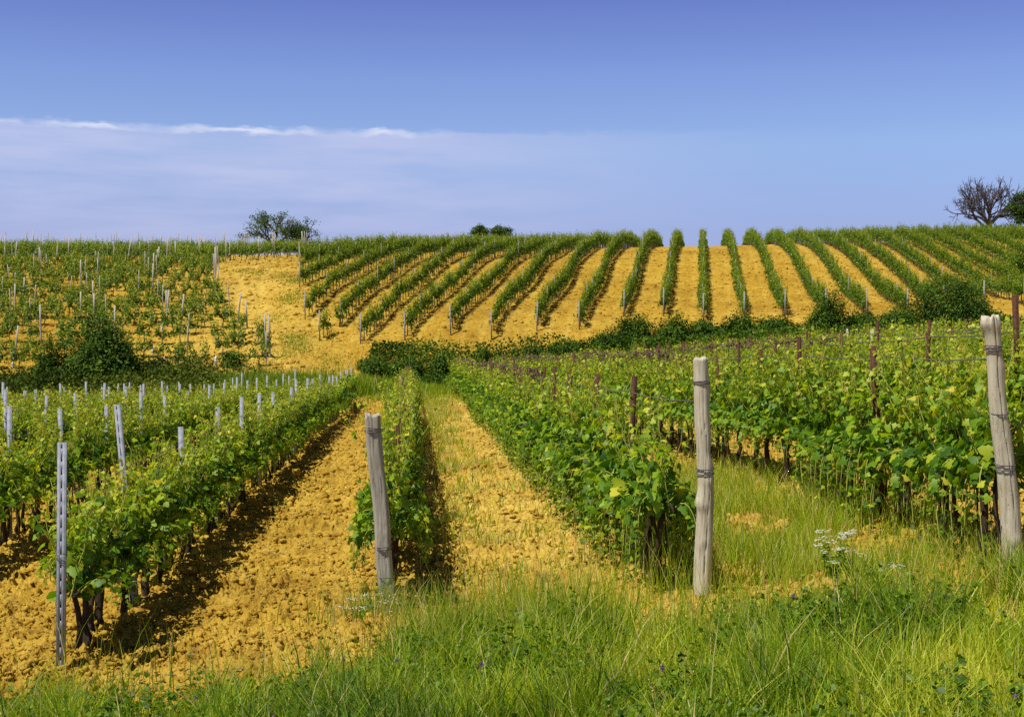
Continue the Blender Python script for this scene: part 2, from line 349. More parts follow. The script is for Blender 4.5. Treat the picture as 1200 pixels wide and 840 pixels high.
def soil_mat(name, clod=False):
    m = mat_new(name); g = G(m); p = g.pos()
    n1 = g.noise(p, 0.35, 4); n2 = g.noise(p, 5.0, 6, 0.65); n3 = g.noise(p, 38.0, 4, 0.6)
    orange = (0.43, 0.255, 0.024); yellow = (0.56, 0.380, 0.064)
    # pale dry soil where the attribute says so
    f = g.math('ADD', g.attr(), g.math('MULTIPLY', g.math('SUBTRACT', n1, 0.5), 0.9), clamp=True)
    c = g.mix(f, (*orange, 1), (*yellow, 1))
    c = g.mix(1.0, c, g.ramp(n2, [(0.3, (0.58, 0.52, 0.45)), (0.46, (1.0, 1.0, 1.0)), (0.7, (1.18, 1.26, 1.45))]), 'MULTIPLY')
    c = g.mix(1.0, c, g.ramp(n3, [(0.25, (0.72, 0.68, 0.62)), (0.5, (1, 1, 1)), (0.8, (1.12, 1.16, 1.25))]), 'MULTIPLY')
    n5 = g.noise(p, 0.16, 5, 0.6); c = g.mix(1.0, c, g.ramp(n5, [(0.35, (0.80, 0.76, 0.70)), (0.55, (1.03, 1.03, 1.05))]), 'MULTIPLY')
    n4 = g.noise(g.mapv(p, (1, 1, 1)), 1.6, 5, 0.7); c = g.mix(1.0, c, g.ramp(n4, [(0.32, (0.66, 0.58, 0.50)), (0.47, (1, 1, 1)), (0.7, (1.12, 1.18, 1.35))]), 'MULTIPLY')
    h = g.math('ADD', g.math('MULTIPLY', n2, 2.0), g.math('MULTIPLY', n3, 0.5))
    g.out(g.pbr(c, 0.95, g.bump(h, 0.9, 0.05 if not clod else 0.02), 0.1)); return m
M['soil'] = soil_mat('ochre_soil'); M['clod'] = soil_mat('ochre_clod', True)

# ------------------------------------------------------------------ ground
def row_dist(x, y):
    """Distance (signed, + to the right) from the nearest foreground row."""
    c = x - SL * y
    rows = np.array(sorted(LEFT + RIGHT)); d = c[..., None] - rows
    i = np.abs(d).argmin(-1); return np.take_along_axis(d, i[..., None], -1)[..., 0]
def soil_z(x, y):
    z = H(x, y)
    D = np.maximum(np.hypot(x, y), 1)
    near = np.clip((80 - D) / 60, 0, 1)
    b1 = 1 - np.abs(2 * vnoise(x * 6.5, y * 6.5, 3) - 1); b2 = 1 - np.abs(2 * vnoise(x * 14, y * 14, 5) - 1)
    f = fbm(x * 1.6, y * 1.6, 9, 3)
    amp = 0.45 + 1.0 * np.clip((f - 0.35) * 3, 0, 1)
    b3 = vnoise(x * 34, y * 30, 6); b4 = vnoise(x * 60, y * 45, 8)
    z = z + (near * 0.9 + 0.1) * amp * ((b1 ** 3) * 0.050 + b2 ** 2 * 0.045 + (b3 - .5) * 0.052 + (b4 - .5) * .022 - 0.035) + (f - 0.5) * 0.16 * (0.4 + 0.6 * near)
    bed = np.where((y > 10.5) & (y < 66), np.exp(-(row_dist(x, y) / 0.35) ** 2), 0) * np.where(x - SL * y > -1.4, 0.5, 1.0)
    z = z + bed * (0.05 + 0.10 * (fbm(x * 4, y * 4, 31, 3) - 0.4))
    fz = np.clip((D - 60) / 20, 0, 1); z = z + fz * (0.10 * (fbm(x * 2.6, y * 1.1, 71, 3) - .5) + .05 * (vnoise(x * 5, y * 1.6, 72) - .5))
    track = np.exp(-((x + .176 * y + .9 * np.sin((y - 80) * .09)) / 3.2) ** 2) * (y > 72) * (y < 128)
    tc_ = x + .176 * y + .9 * np.sin((y - 80) * .09)
    z = z - track * .09 * (np.exp(-((tc_ - .8) / .28) ** 2) + np.exp(-((tc_ + .8) / .28) ** 2))
    lc = x - SL * y - 1.15; z = z - (y < 76) * .035 * (np.exp(-((lc - .62) / .16) ** 2) + np.exp(-((lc + .62) / .16) ** 2))
    # cultivation ripples on the hill
    hc = (x - HS * y); hill = np.clip((D - 84) / 6, 0, 1) * np.clip((x + 26 + 0) / 6, 0, 1)
    z = z + hill * 0.05 * (vnoise(hc * 2.2, y * 0.5, 77) - 0.5) + hill * 0.06 * (vnoise(hc * 0.7, y * 2.2, 78) - 0.5)
    return z
def build_ground():
    ys = [-60, -30, -12, -4, 0, 2]; y = 3.0
    while y < 7: ys.append(y); y += 0.12
    while y < 170: ys.append(y); y *= 1.0021 if y < 22 else 1.0034
    while y < 6000: ys.append(y); y *= 1.08
    ys = np.array(ys)
    t = np.concatenate([-np.geomspace(5, 0.50, 26)[:-1], np.linspace(-0.50, 0.50, 1150), np.geomspace(0.50, 5, 26)[1:]])
    sc = np.where(ys > 2, ys + 1, 3 + np.abs(2 - ys) * 0.6)
    Xg = t[None] * sc[:, None]; Yg = np.broadcast_to(ys[:, None], Xg.shape)
    Z = soil_z(Xg, Yg)
    c = Xg - SL * Yg
    pale = 0.25 + 0.55 * np.exp(-((c - 1.1) / 1.4) ** 2) * (Yg < 82) + 0.4 * ((c > 1.5) & (Yg < 82))
    pale = pale + 0.42 * np.exp(-((Xg / Yg + 0.185) / 0.05) ** 2) * (Yg > 74)       # the dry field track on the slope
    hc = (Xg - HS * Yg - .13) / 2.52; hf = np.abs(hc - np.floor(hc) - .5)          # 0 at the aisle centre, wheel strips on both sides
    hillm = (Yg > 84) & (Xg / Yg > -.15)
    pale = pale + hillm * (0.30 * np.exp(-((hf - .22) / .07) ** 2) - .12) * (0.5 + fbm(Xg * .3, Yg * .12, 201, 3))
    tcx = Xg + .176 * Yg + .9 * np.sin((Yg - 80) * .09)
    pale = pale + (Yg > 72) * (Yg < 128) * .35 * (np.exp(-((tcx - .8) / .4) ** 2) + np.exp(-((tcx + .8) / .4) ** 2))
    pale = np.clip(pale + .5 * (fbm(Xg * .22, Yg * .16, 202, 4) - .5), 0, 1)
    nr, nc = Xg.shape
    i = np.arange(nr - 1)[:, None] * nc + np.arange(nc - 1)[None]
    q = np.stack([i, i + 1, i + nc + 1, i + nc], -1).reshape(-1, 4)
    b = MB(); b.add(np.stack([Xg, Yg, Z], -1), q, None, pale.ravel())
    o = b.obj('ground', M['soil'], smooth=False); o['kind'] = 'structure'
build_ground()

def clods():
    n = 190000; nf = 90000
    D = 8.5 * (50 / 8.5) ** RNG.random(n); D = np.concatenate([D, RNG.uniform(50, 128, nf)]); n += nf; t = RNG.uniform(-0.42, 0.42, n); x = t * (D + 1); y = D
    rd = row_dist(x, y); c = x - SL * y
    left = (c < -0.3)
    keep = (RNG.random(n) < np.where(left, 0.85, 0.5) * (0.25 + 1.4 * np.clip(fbm(x * 1.1, y * 1.1, 40, 3) - 0.3, 0, 1)))
    keep |= (np.abs(rd - 0.15) < 0.35) & left & (y < 40)
    x, y, rd, left = x[keep], y[keep], rd[keep], left[keep]; n = len(x)
    s = 0.009 + 0.030 * RNG.random(n) ** 3.0; big = (RNG.random(n) < 0.05) | ((np.abs(rd - 0.1) < 0.4) & (RNG.random(n) < 0.2) & left)
    s[big] *= 1.6
    s *= np.clip(y / 14, 0.85, 1.6); s[y > 50] *= 2.0
    ph = (1 + 5 ** .5) / 2
    ico = np.array([(-1, ph, 0), (1, ph, 0), (-1, -ph, 0), (1, -ph, 0), (0, -1, ph), (0, 1, ph), (0, -1, -ph), (0, 1, -ph), (ph, 0, -1), (ph, 0, 1), (-ph, 0, -1), (-ph, 0, 1)], float); ico /= np.linalg.norm(ico[0])
    ft = np.array([(0, 11, 5), (0, 5, 1), (0, 1, 7), (0, 7, 10), (0, 10, 11), (1, 5, 9), (5, 11, 4), (11, 10, 2), (10, 7, 6), (7, 1, 8), (3, 9, 4), (3, 4, 2), (3, 2, 6), (3, 6, 8), (3, 8, 9), (4, 9, 5), (2, 4, 11), (6, 2, 10), (8, 6, 7), (9, 8, 1)])
    v = ico[None] * (1 + 1.0 * (RNG.random((n, 12, 1)) - 0.5)) * (0.5 + 0.9 * RNG.random((n, 1, 3)))
    a = RNG.random(n) * 6.28; ca, sa = np.cos(a)[:, None], np.sin(a)[:, None]
    v = np.stack([v[..., 0] * ca - v[..., 1] * sa, v[..., 0] * sa + v[..., 1] * ca, v[..., 2] * 0.75], -1) * s[:, None, None]
    z = soil_z(x, y) + s * 0.15
    v += np.stack([x, y, z], -1)[:, None]
    f = (ft[None] + np.arange(n)[:, None, None] * 12).reshape(-1, 3)
    cc = x - SL * y
    tone = np.clip(np.where(cc > -0.3, 0.75, 0.3) * np.where(y > 84, .5, 1) + RNG.normal(0, 0.15, n), 0, 1)
    b = MB(); b.add(v.reshape(-1, 3), None, f, np.repeat(tone, 12))
    o = b.obj('soil_clods', M['clod'])
    tag(o, 'crumbly ochre clods of tilled earth strewn over the vineyard aisles', 'soil clods', kind='stuff')
clods()

# ------------------------------------------------------------------ leaves
def leaf_template(kind):
    if kind == 'fine':                         # five-lobed vine leaf, tip towards +y, base at the origin
        ang = np.radians([-90, -58, -28, -8, 14, 40, 58, 90, 122, 140, 166, 188, 208, 238])
        rr = np.array([0.12, 0.46, 0.36, 0.56, 0.50, 0.38, 0.50, 0.68, 0.50, 0.38, 0.50, 0.56, 0.36, 0.46])
        x = rr * np.cos(ang); y = rr * np.sin(ang) + 0.35
        z = -0.22 * np.abs(x) ** 1.3 - 0.10 * (y - 0.35) ** 2 * 2
        v = np.vstack([[0, 0.30, 0.03], np.stack([x, y, z], -1)]); n = len(ang)
        t = np.array([(0, 1 + i, 1 + (i + 1) % n) for i in range(n)])
        return v, t
    if kind == 'mid':
        v = np.array([(0, .3, .04), (0, -.02, 0), (.45, .05, -.10), (.55, .45, -.14), (.18, .62, -.04), (0, 1.0, -.12), (-.18, .62, -.04), (-.55, .45, -.14), (-.45, .05, -.10)])
        return v, np.array([(0, 1 + i, 1 + (i + 1) % 8) for i in range(8)])
    v = np.array([(0, 0, 0), (.48, .42, -.12), (0, 1, -.06), (-.48, .42, -.12)])
    return v, np.array([(0, 1, 2), (0, 2, 3)])
TPL = {k: leaf_template(k) for k in ('fine', 'mid', 'far')}
def add_leaves(b, pos, nrm, tip, size, tone, kind='mid'):
    v, t = TPL[kind]; n = len(pos)
    if not n: return
    nrm = nrm / (np.linalg.norm(nrm, axis=1)[:, None] + 1e-9)
    tip = tip - (tip * nrm).sum(1)[:, None] * nrm; tip /= np.linalg.norm(tip, axis=1)[:, None] + 1e-9
    sd = np.cross(tip, nrm)
    P_ = pos[:, None] + size[:, None, None] * (v[None, :, 0:1] * sd[:, None] + v[None, :, 1:2] * tip[:, None] + v[None, :, 2:3] * nrm[:, None])
    f = (t[None] + np.arange(n)[:, None, None] * len(v)).reshape(-1, 3)
    b.add(P_.reshape(-1, 3), None, f, np.repeat(tone, len(v)))

def make_vine(rng, kind='fine', style='left', n_mult=1.0, size_mult=1.0):
    """A vine 0.9 m long in y. Returns trunk, shoots, foliage builders."""
    tr, sh, fo = MB(), MB(), MB()
    right = style in ('right', 'low')
    top = 1.54 if not right else 1.80
    if style == 'hill': top = 1.6
    ch = 0.62 if not right else 0.72
    sides = 7 if kind == 'fine' else 4
    # twisted trunk, then two arms along the wire
    k = 8 if kind == 'fine' else 4
    s = np.linspace(0, 1, k); ox, oy = rng.uniform(-.05, .05), rng.uniform(-.14, .14)
    tx = ox * np.sin(s * 3) + rng.normal(0, .012, k) * (k > 4); ty = oy * s + 0.03 * np.sin(s * 7 + rng.random() * 6); tz = -0.12 + s * (ch + .12)
    tr.tube(np.stack([tx, ty, tz], -1), np.linspace(.040, .026, k) * rng.uniform(.85, 1.25, k), sides)
    hx, hy = tx[-1], ty[-1]
    for sg in (-1, 1):
        a = np.linspace(0, 1, 5)
        tr.tube(np.stack([hx + rng.normal(0, .012, 5), hy + sg * a * .44, ch + .05 * np.sin(a * 3.1) + rng.normal(0, .008, 5)], -1), np.linspace(.022, .012, 5), max(4, sides - 2))
    if rng.random() < 0.6 and kind == 'fine':    # a planting stake or second stem
        x2, y2 = rng.uniform(-.05, .05), rng.uniform(-.3, .3)
        tr.tube([(x2, y2, -.1), (x2 + rng.normal(0, .03), y2, .4), (x2, y2 + rng.normal(0, .04), .8)], [.011, .010, .009], 5)
    if kind == 'fine':
        x2, y2 = rng.uniform(-.04, .04), rng.choice([-1, 1]) * rng.uniform(.25, .45); q_ = np.linspace(0, 1, 6)
        tr.tube(np.stack([x2 + .05 * np.sin(q_ * 4 + rng.random() * 6), y2 * (1 - .25 * q_), -.1 + q_ * (ch + .1)], -1), np.linspace(.030, .020, 6) * rng.uniform(.7, 1.1), 6)
    pos, nr, tp, sz, tn = [], [], [], [], []
    nsh = int((26 if not right else 32) * (1 if kind == 'fine' else .8))
    for i in range(nsh):
        y0 = rng.uniform(-.47, .47); z0 = ch + rng.uniform(-.04, .06)
        Ls = rng.uniform(.40, .82) * (top - ch) / .78; lean = rng.normal(0, .17); ly = rng.normal(0, .18)
        droop = rng.random() < (.30 if not right else .60 if style == 'low' else .42)
        m = 9; s = np.linspace(0, 1, m); side = 1 if rng.random() < .5 else -1
        px = np.full(m, 0.0) + lean * s * Ls * 1.2 + rng.normal(0, .01, m); py = y0 + ly * s * Ls; pz = z0 + s * Ls
        if droop:
            px = side * (.10 + .30 * np.sin(s * 1.7)) * rng.uniform(.7, 1.1)
            drop = rng.uniform(.18, .48) if not right else rng.uniform(.25, .62) if style == 'right' else rng.uniform(.45, 1.0)
            pz = z0 + .25 * np.sin(s * 2.2) - drop * s ** 1.6
        if style == 'hill': px *= .9; pz[...] = pz - (.12 if droop else 0)
        pts = np.stack([px, py, pz], -1)
        if kind == 'fine': sh.tube(pts, np.linspace(.0060, .0032, m), 4, cap=False)
        nl = int(rng.integers(22, 31) * n_mult)
        for j in range(nl):
            u = ((j + rng.random()) / nl) ** .8 * (m - 1); a = int(min(u, m - 2)); fr = u - a
            p = pts[a] * (1 - fr) + pts[a + 1] * fr; ad = u / (m - 1)
            az_ = rng.uniform(0, 6.283); out = np.array([math.cos(az_), math.sin(az_) * .8, 0])
            L_ = rng.uniform(.03, .10) * (1.2 - .6 * ad)
            q = p + out * L_ + np.array([0, 0, rng.uniform(-.02, .05)])
            pos.append(q)
            nr.append(np.array([out[0] * .9, out[1] * .6, rng.uniform(.0, .95)]) + rng.normal(0, .42, 3))
            tp.append(out + np.array([0, 0, -rng.uniform(.1, .9)]) + rng.normal(0, .25, 3))
            sz.append((.075 + .085 * rng.random() ** 1.5) * (1 - .66 * ad ** 1.3) * size_mult)
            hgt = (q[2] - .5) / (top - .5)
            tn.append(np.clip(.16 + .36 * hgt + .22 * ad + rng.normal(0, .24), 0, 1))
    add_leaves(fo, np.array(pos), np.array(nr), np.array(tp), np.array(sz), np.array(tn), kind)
    return tr, sh, fo

# near variants: meshes shared by many vines
VAR = {}
for st in ('left', 'right', 'low'):
    VAR[st] = []
    for i in range(9 if st != 'low' else 6):
        tr, sh, fo = make_vine(np.random.default_rng(100 + i + (50 if st == 'right' else 90 if st == 'low' else 0)), 'fine', st)
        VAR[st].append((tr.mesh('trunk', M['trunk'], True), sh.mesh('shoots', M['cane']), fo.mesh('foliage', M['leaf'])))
MIDV = {}
for st, nm, sm in (('left', .60, 1.18), ('right', .60, 1.18), ('hill', .60, 1.35)):
    MIDV[st] = [make_vine(np.random.default_rng(300 + i), 'mid' if st != 'hill' else 'far', st, nm, sm) for i in range(10)]

ORD = 'first second third fourth fifth sixth seventh eighth ninth tenth eleventh twelfth thirteenth fourteenth fifteenth sixteenth'.split()
LROWN = ['row starting at the perforated steel post'] + ['%s row left of the clod strewn aisle' % o for o in ORD[1:12]]
RROWN = ['lone row behind the leaning grey post', 'row behind the pale split post', 'row behind the cracked tall post'] + ['%s row beyond the cracked tall post' % o for o in ORD[0:14]]
spots = []
for i, c in enumerate(LEFT):
    y = 11.6 if i == 0 else 12.0 + 0.4 * i; yend = 62 - i * 0.3
    while y < yend:
        x = c + SL * y
        if in_frame(x, y, 130): spots.append([math.hypot(x, y), x, y, 'left', ('L', i)])
        y += 0.88 + random.uniform(-.06, .06)
for i, c in enumerate(RIGHT):
    y = [13.3, 12.3, 11.6][i] if i < 3 else 12.0 + 0.5 * (i - 2); yend = [70, 76, 77][i] if i < 3 else 77
    while y < yend:
        x = c + SL * y
        if in_frame(x, y, 130): spots.append([math.hypot(x, y), x, y, 'low' if i == 1 or (i == 2 and y < 15.2) else 'right', ('R', i)])
        y += 0.88 + random.uniform(-.06, .06)
spots.sort(key=lambda s: s[0])
# the 300 that show largest: the nearest ones inside the picture; everything else joins the mass
indiv, rest = [], []
for s in spots:
    (indiv if len(indiv) < 300 and in_frame(s[1], s[2], 25) else rest).append(s)
cnt = {}
for d, x, y, st, rk in indiv:
    k = cnt.get(rk, 0); cnt[rk] = k + 1
    rn = LROWN[rk[1]] if rk[0] == 'L' else RROWN[rk[1]]
    vs = VAR[st]; v = vs[RNG.integers(len(vs))]
    z = h1(x, y)
    e = empty('grapevine', (x, y, z), math.atan(-SL) + (math.pi if RNG.random() < .5 else 0))
    w = 1.0 if rk != ('R', 0) else 0.8
    w *= 0.7 if (rk == ('R', 1) and k == 0) else 1.0
    e.scale = (w * RNG.uniform(.9, 1.12), RNG.uniform(.95, 1.08), RNG.uniform(.90, 1.08) * (0.93 if rk == ('R', 0) else 1.0))
    for nm, me in zip(('trunk', 'shoots', 'foliage'), v): link(nm, me, e)
    if k < 12: lb = '%s grapevine from the near end of the %s' % (ORD[k], rn)
    else: lb = 'leafy grapevine farther back in the %s' % rn
    tag(e, lb, 'grapevine', 'grapevines in the ' + rn)

mass = MB(); massT = MB(); hillF = MB(); hillT = MB()
def place(bF, bT, v, x, y, z, rz, s):
    c, sn = math.cos(rz), math.sin(rz)
    Mx = np.eye(4); Mx[:3, :3] = np.array([[c * s[0], -sn * s[1], 0], [sn * s[0], c * s[1], 0], [0, 0, s[2]]]); Mx[:3, 3] = (x, y, z)
    bF.merge(v[2], Mx, float(RNG.normal(0, .03))); bT.merge(v[0], Mx)
for d, x, y, st, rk in rest:
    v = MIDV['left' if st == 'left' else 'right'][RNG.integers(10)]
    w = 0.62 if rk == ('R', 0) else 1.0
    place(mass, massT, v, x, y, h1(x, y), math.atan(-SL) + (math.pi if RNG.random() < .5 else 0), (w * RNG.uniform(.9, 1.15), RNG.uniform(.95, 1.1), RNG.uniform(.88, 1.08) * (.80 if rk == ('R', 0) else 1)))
# hill rows, each continuing over the crest
HROW = {}
def hill_start(k):
    if k <= -11: return 250 * 0 + HC(k) / ((351 - 822) / F)
    return {-10: 90, -9: 84, -8: 83.6, -7: 84, -6: 85, -5: 84.5, -4: 86, -3: 86.5, -2: 90, -1: 89.7, 0: 87.5}.get(k, 88 if k < 6 else 89.5)
nhill = 0
for k in range(-14, 17):
    c = HC(k); y = hill_start(k) + .8; HROW[k] = hill_start(k)
    while y < 172:
        x = c + HS * y
        if k == -9 and 86.3 < y < 88.2: y += 1; continue
        if in_frame(x, y, 60):
            v = MIDV['hill'][RNG.integers(10)]; g = 1.0 if RNG.random() > .05 else .6
            place(hillF, hillT, v, x, y, h1(x, y), math.atan(-HS) + (math.pi if RNG.random() < .5 else 0), (RNG.uniform(.75, 1.08), RNG.uniform(1.0, 1.15), RNG.uniform(.90, 1.22) * g)); nhill += 1
        y += 0.86
# left slope: young vines planted across the slope, thin and patchy; ridge rows behind
SLOPE_END = [(76, 300), (79, 306), (82, 300), (85, 286), (89, 268), (94, 252), (100, 244), (108, 243), (116, 250), (124, 264), (128, 350), (150, 352)]
def slope_end(y): return np.interp(y, [a for a, b in SLOPE_END], [b for a, b in SLOPE_END])
slope_rows = []
y0 = 76.5
while y0 < 142:
    dense = y0 > 122
    xe = (slope_end(y0) - 600) / F * y0; x = xe; slope_rows.append((y0, xe))
    while (x / (y0) * F) > -840:
        yy = y0 + 0.05 * (xe - x)
        if RNG.random() < (0.98 if dense else 0.84):
            v = MIDV['hill'][RNG.integers(10)]; s = RNG.uniform(.65, 1.25) if not dense else RNG.uniform(.95, 1.1)
            place(hillF, hillT, v, x + RNG.normal(0, .12), yy + RNG.normal(0, .1), h1(x, yy), math.pi / 2 - .05, (RNG.uniform(.9, 1.4), RNG.uniform(.8, 1.15), s * RNG.uniform(.9, 1.05)))
        x -= 0.95 if dense else 1.1
    y0 += 2.45
print('individual', len(indiv), 'rest', len(rest), 'hill', nhill)
# the rest of the vines: one mass, leaves and trunks of one object
e = empty('vineyard_vines', (0, 0, 0)); tag(e, 'rows of leafy vines farther off, down the valley and over the hill', 'grapevines', kind='stuff')
fo = mass.obj('foliage', M['leaf'], e); fo['kind'] = 'stuff'
ho = hillF.obj('hill_foliage', M['hill_leaf'], e); ho['kind'] = 'stuff'
to = massT.obj('trunks', M['trunk'], e); to['kind'] = 'stuff'
hto = hillT.obj('hill_trunks', M['hill_trunk'], e); hto['kind'] = 'stuff'

# ------------------------------------------------------------------ posts
def steel_mesh(fine, h=1.9):
    b = MB(); w, dp, t = .052, .032, .003
    if fine:
        # front web with real slots: two side strips and the bridges between the slots
        sw = .010; zs = np.arange(.08, h - .02, .105); prev = -.3
        b.box((-(w / 2 - (w - sw) / 4), 0, h / 2 - .15), ((w - sw) / 2, t, h + .3)); b.box(((w / 2 - (w - sw) / 4), 0, h / 2 - .15), ((w - sw) / 2, t, h + .3))
        for z in zs:
            z1 = z - .011; b.box((0, 0, (prev + z1) / 2), (sw, t, z1 - prev)); prev = z + .011
        b.box((0, 0, (prev + h) / 2), (sw, t, h - prev))
    else: b.box((0, 0, h / 2 - .15), (w, t, h + .3))
    if fine: b.box((0, .012, h / 2 - .15), (.016, .002, h + .28), tone=0)  # added near-black strip behind the slots, painting the shade of the hollow channel
    for s in (-1, 1):
        b.box((s * (w / 2 + t / 2), dp / 2, h / 2 - .15), (t, dp + t, h + .3)); b.box((s * (w / 2 - .006), dp + t, h / 2 - .15), (.014, t, h + .3))
    return b
SM_F = steel_mesh(True).mesh('steel_post', M['steel']); SM_L = steel_mesh(False).mesh('steel_post', M['steel'])
def wrap(b, r, z, n=2, seg=20, jit=.004, rng=RNG, rw=.0022, off=(0, 0), ell=1.0):
    for k in range(n):
        a = np.linspace(0, 2 * np.pi, seg + 1); zz = z + k * .012 + .008 * np.sin(a + k * 2) + rng.normal(0, .0008, seg + 1); zz[-1] = zz[0]
        b.tube(np.stack([np.cos(a) * r * 1.0 + off[0], np.sin(a) * r * ell + off[1], zz], -1), rw, 5, cap=False)
posts_L = []
def steel_posts():
    n = 0
    for i, c in enumerate(LEFT):
        y = 10.9 if i == 0 else 11.3 + RNG.uniform(0, 1.2); j = 0
        while y < 63:
            x = c + SL * y
            if in_frame(x, y, 20):
                z = h1(x, y); hh = RNG.uniform(.86, .97) if j else 1.0
                o = link('steel_post', SM_F if y < 14.5 else SM_L, None, (x, y, z - .02), 0)
                o.scale = (1.15 if y < 12 else 1.0, 1, hh * .97); lean = (0.0, 0.01) if (i == 0 and j == 0) else (RNG.normal(0, .02), RNG.normal(0, .025))
                if i == 0 and y > 12 and y < 15: lean = (0, -.10); o.scale.z = 1.06
                o.rotation_euler = (lean[0], lean[1], RNG.normal(0, .08) if j else .06)
                if i == 0 and j == 0: lb = 'tall perforated pale steel post at the near end of the leftmost row'
                elif j < 14: lb = '%s grey steel post of the %s' % (ORD[j], LROWN[i])
                else: lb = 'small grey steel post far back in the ' + LROWN[i]
                tag(o, lb, 'post', 'steel posts of the ' + LROWN[i])
                if i == 0 and j == 0:
                    for zz in (1.0, 1.0 - .56):
                        wb = MB(); wrap(wb, .042, zz, 3 if zz > .9 else 1, jit=.003, ell=.85, off=(0, .012)); w_ = wb.obj('tie_wire', M['wire'], o); 
                posts_L.append((i, x, y, z)); j += 1; n += 1
            elif i == 0: j += 1
            y += 2.85 + RNG.normal(0, .12)
    print('steel posts', n)
steel_posts()

# weathered wooden end posts: lofted trunks with flutes, cracks and knots
def wood_post(name, base, top, r0, r1, mat, seed, square=.0, crack=None, bend=0, label=None, wraps=(), knob=False):
    rng = np.random.default_rng(seed); base = np.array(base); top = np.array(top)
    b = MB(); m, n = 90, 64; s = np.linspace(0, 1, m); an = np.arange(n) * 2 * np.pi / n
    Lh = np.linalg.norm(top - base); e = empty(name, base)
    ax = top - base
    rows = []
    for i, u in enumerate(s):
        r = r0 * (1 - u) + r1 * u
        rad = r * (1 + .035 * vnoise(np.cos(an) * 2 + 9, np.full(n, u * 7 + seed), seed) + .05 * (vnoise(np.cos(an) * 1.2 + 5, np.sin(an) * 1.2 + u * 9, seed + 3) - .5) * 2)
        rad = rad - r * .09 * np.abs(vnoise(an * 5, np.full(n, u * 2.0), seed + 8) - .5) * 2
        if square: 
            sq = 1 / np.maximum(np.abs(np.cos(an)), np.abs(np.sin(an))); rad = rad * (1 - square + square * np.minimum(sq, 1.25))
        if crack is not None:
            for (ca, w, dpt, u0, u1) in crack:
                cc = ca + .08 * math.sin(u * 9 + seed) + .05 * math.sin(u * 31)
                d = np.abs((an - cc + np.pi) % (2 * np.pi) - np.pi)
                fadec = np.clip((u - u0) * 12, 0, 1) * np.clip((u1 - u) * 12, 0, 1)
                rad = rad - r * dpt * fadec * np.exp(-(d / w) ** 2)
        for (ka, kz, ks, kd) in KNOTS.get(seed, []):
            d = np.hypot(((an - ka + np.pi) % (2 * np.pi) - np.pi) * r, (u - kz) * Lh); rad = rad + kd * np.exp(-(d / ks) ** 2)
        cx = ax * u + np.array([bend * math.sin(u * math.pi), 0, 0]) + np.array([.006 * math.sin(u * 11 + seed), 0, 0])
        zt = cx[2] + (0 if i < m - 1 else 0)
        zz = np.full(n, zt)
        if i > m - 4: zz = zz + .012 * (vnoise(np.cos(an) * 3 + 4, np.sin(an) * 3 + 4, seed + 20) - .5) * (i - m + 5)
        rows.append(np.stack([cx[0] + rad * np.cos(an), cx[1] + rad * np.sin(an), zz], -1))
    # sunken end grain on top
    for k, f in enumerate((.93, .55, .2)):
        c0 = rows[m - 1].mean(0); rr = c0 + (rows[m - 1] - c0) * f; rr[:, 2] = rows[m - 1][:, 2] * (f) + c0[2] * (1 - f) + .004 * math.sin(k * 2); rows.append(rr)
    mm = len(rows); v = np.concatenate(rows); v[:n, 2] -= .25
    i = np.arange(mm - 1)[:, None] * n; j = np.arange(n)[None]; j2 = (j + 1) % n
    q = np.stack([i + j, i + j2, i + n + j2, i + n + j], -1).reshape(-1, 4)
    v = np.vstack([v, rows[-1].mean(0)]); t = [((mm - 1) * n + k, (mm - 1) * n + (k + 1) % n, len(v) - 1) for k in range(n)]
    b.add(v, q, t); b.obj('pole', mat, e, smooth=False)
    for (u, cnt_) in wraps:
        wb = MB(); r = (r0 * (1 - u) + r1 * u) * (1.09 + .12 * square); c0 = ax * u
        wrap(wb, r, 0, cnt_, rng=rng, rw=.0048); wo_ = wb.obj('tie_wire', M['wire'], e); wo_.location = (c0[0] + bend * math.sin(u * math.pi), c0[1], c0[2])
    tag(e, label, 'post', 'weathered wooden end posts'); return e
KNOTS = {2: [(-.2, .88, .03, .015), (-.1, .76, .03, .012), (-.6, .02, .05, .02)], 3: [(-1.2, .50, .04, .012), (-2.9, .42, .06, .02), (-2.2, .40, .05, .012), (-.1, .62, .07, -.02), (-.1, .86, .05, .012), (-1.8, .25, .05, .01)], 4: [(-2.7, .97, .06, .03), (-.3, .97, .05, .015), (-.1, .80, .05, .012), (-1.4, .12, .05, .012)]}
def at(px, py, D): return (np.array(P(px, py, D)) + [0, 0, EYE])
wood_post('wooden_post', at(456, 722, 12.7), at(436, 486, 12.62), .072, .066, M['wood_grey'], 2, square=.97, crack=[(-1.5, .025, .16, .82, 1.1), (-1.2, .03, .10, .2, .8), (-1.9, .03, .10, .0, .6)], label='squared grey wooden post leaning left before the lone vine row', wraps=((.92, 3), (.34, 2), (.20, 1)))
wood_post('wooden_post', at(823, 706, 11.6), at(820, 420, 11.6), .074, .060, M['wood_pale'], 3, square=.15, crack=[(-1.35, .03, .2, .05, .88), (-1.9, .03, .14, .3, .9)], bend=.035, label='pale bent round wooden post with knots between the two grassy aisles', wraps=((.90, 2), (.55, 1), (.53, 1)))
wood_post('wooden_post', at(1191, 668, 11.0), at(1160, 371, 10.95), .080, .058, M['wood_pale'], 4, square=.12, crack=[(-1.45, .04, .38, .2, 1.1), (-2.1, .03, .12, .0, .7)], label='tall cracked wooden post with knobbly top leaning at the right', wraps=((.87, 3), (.42, 1), (.40, 1), (.62, 1)))

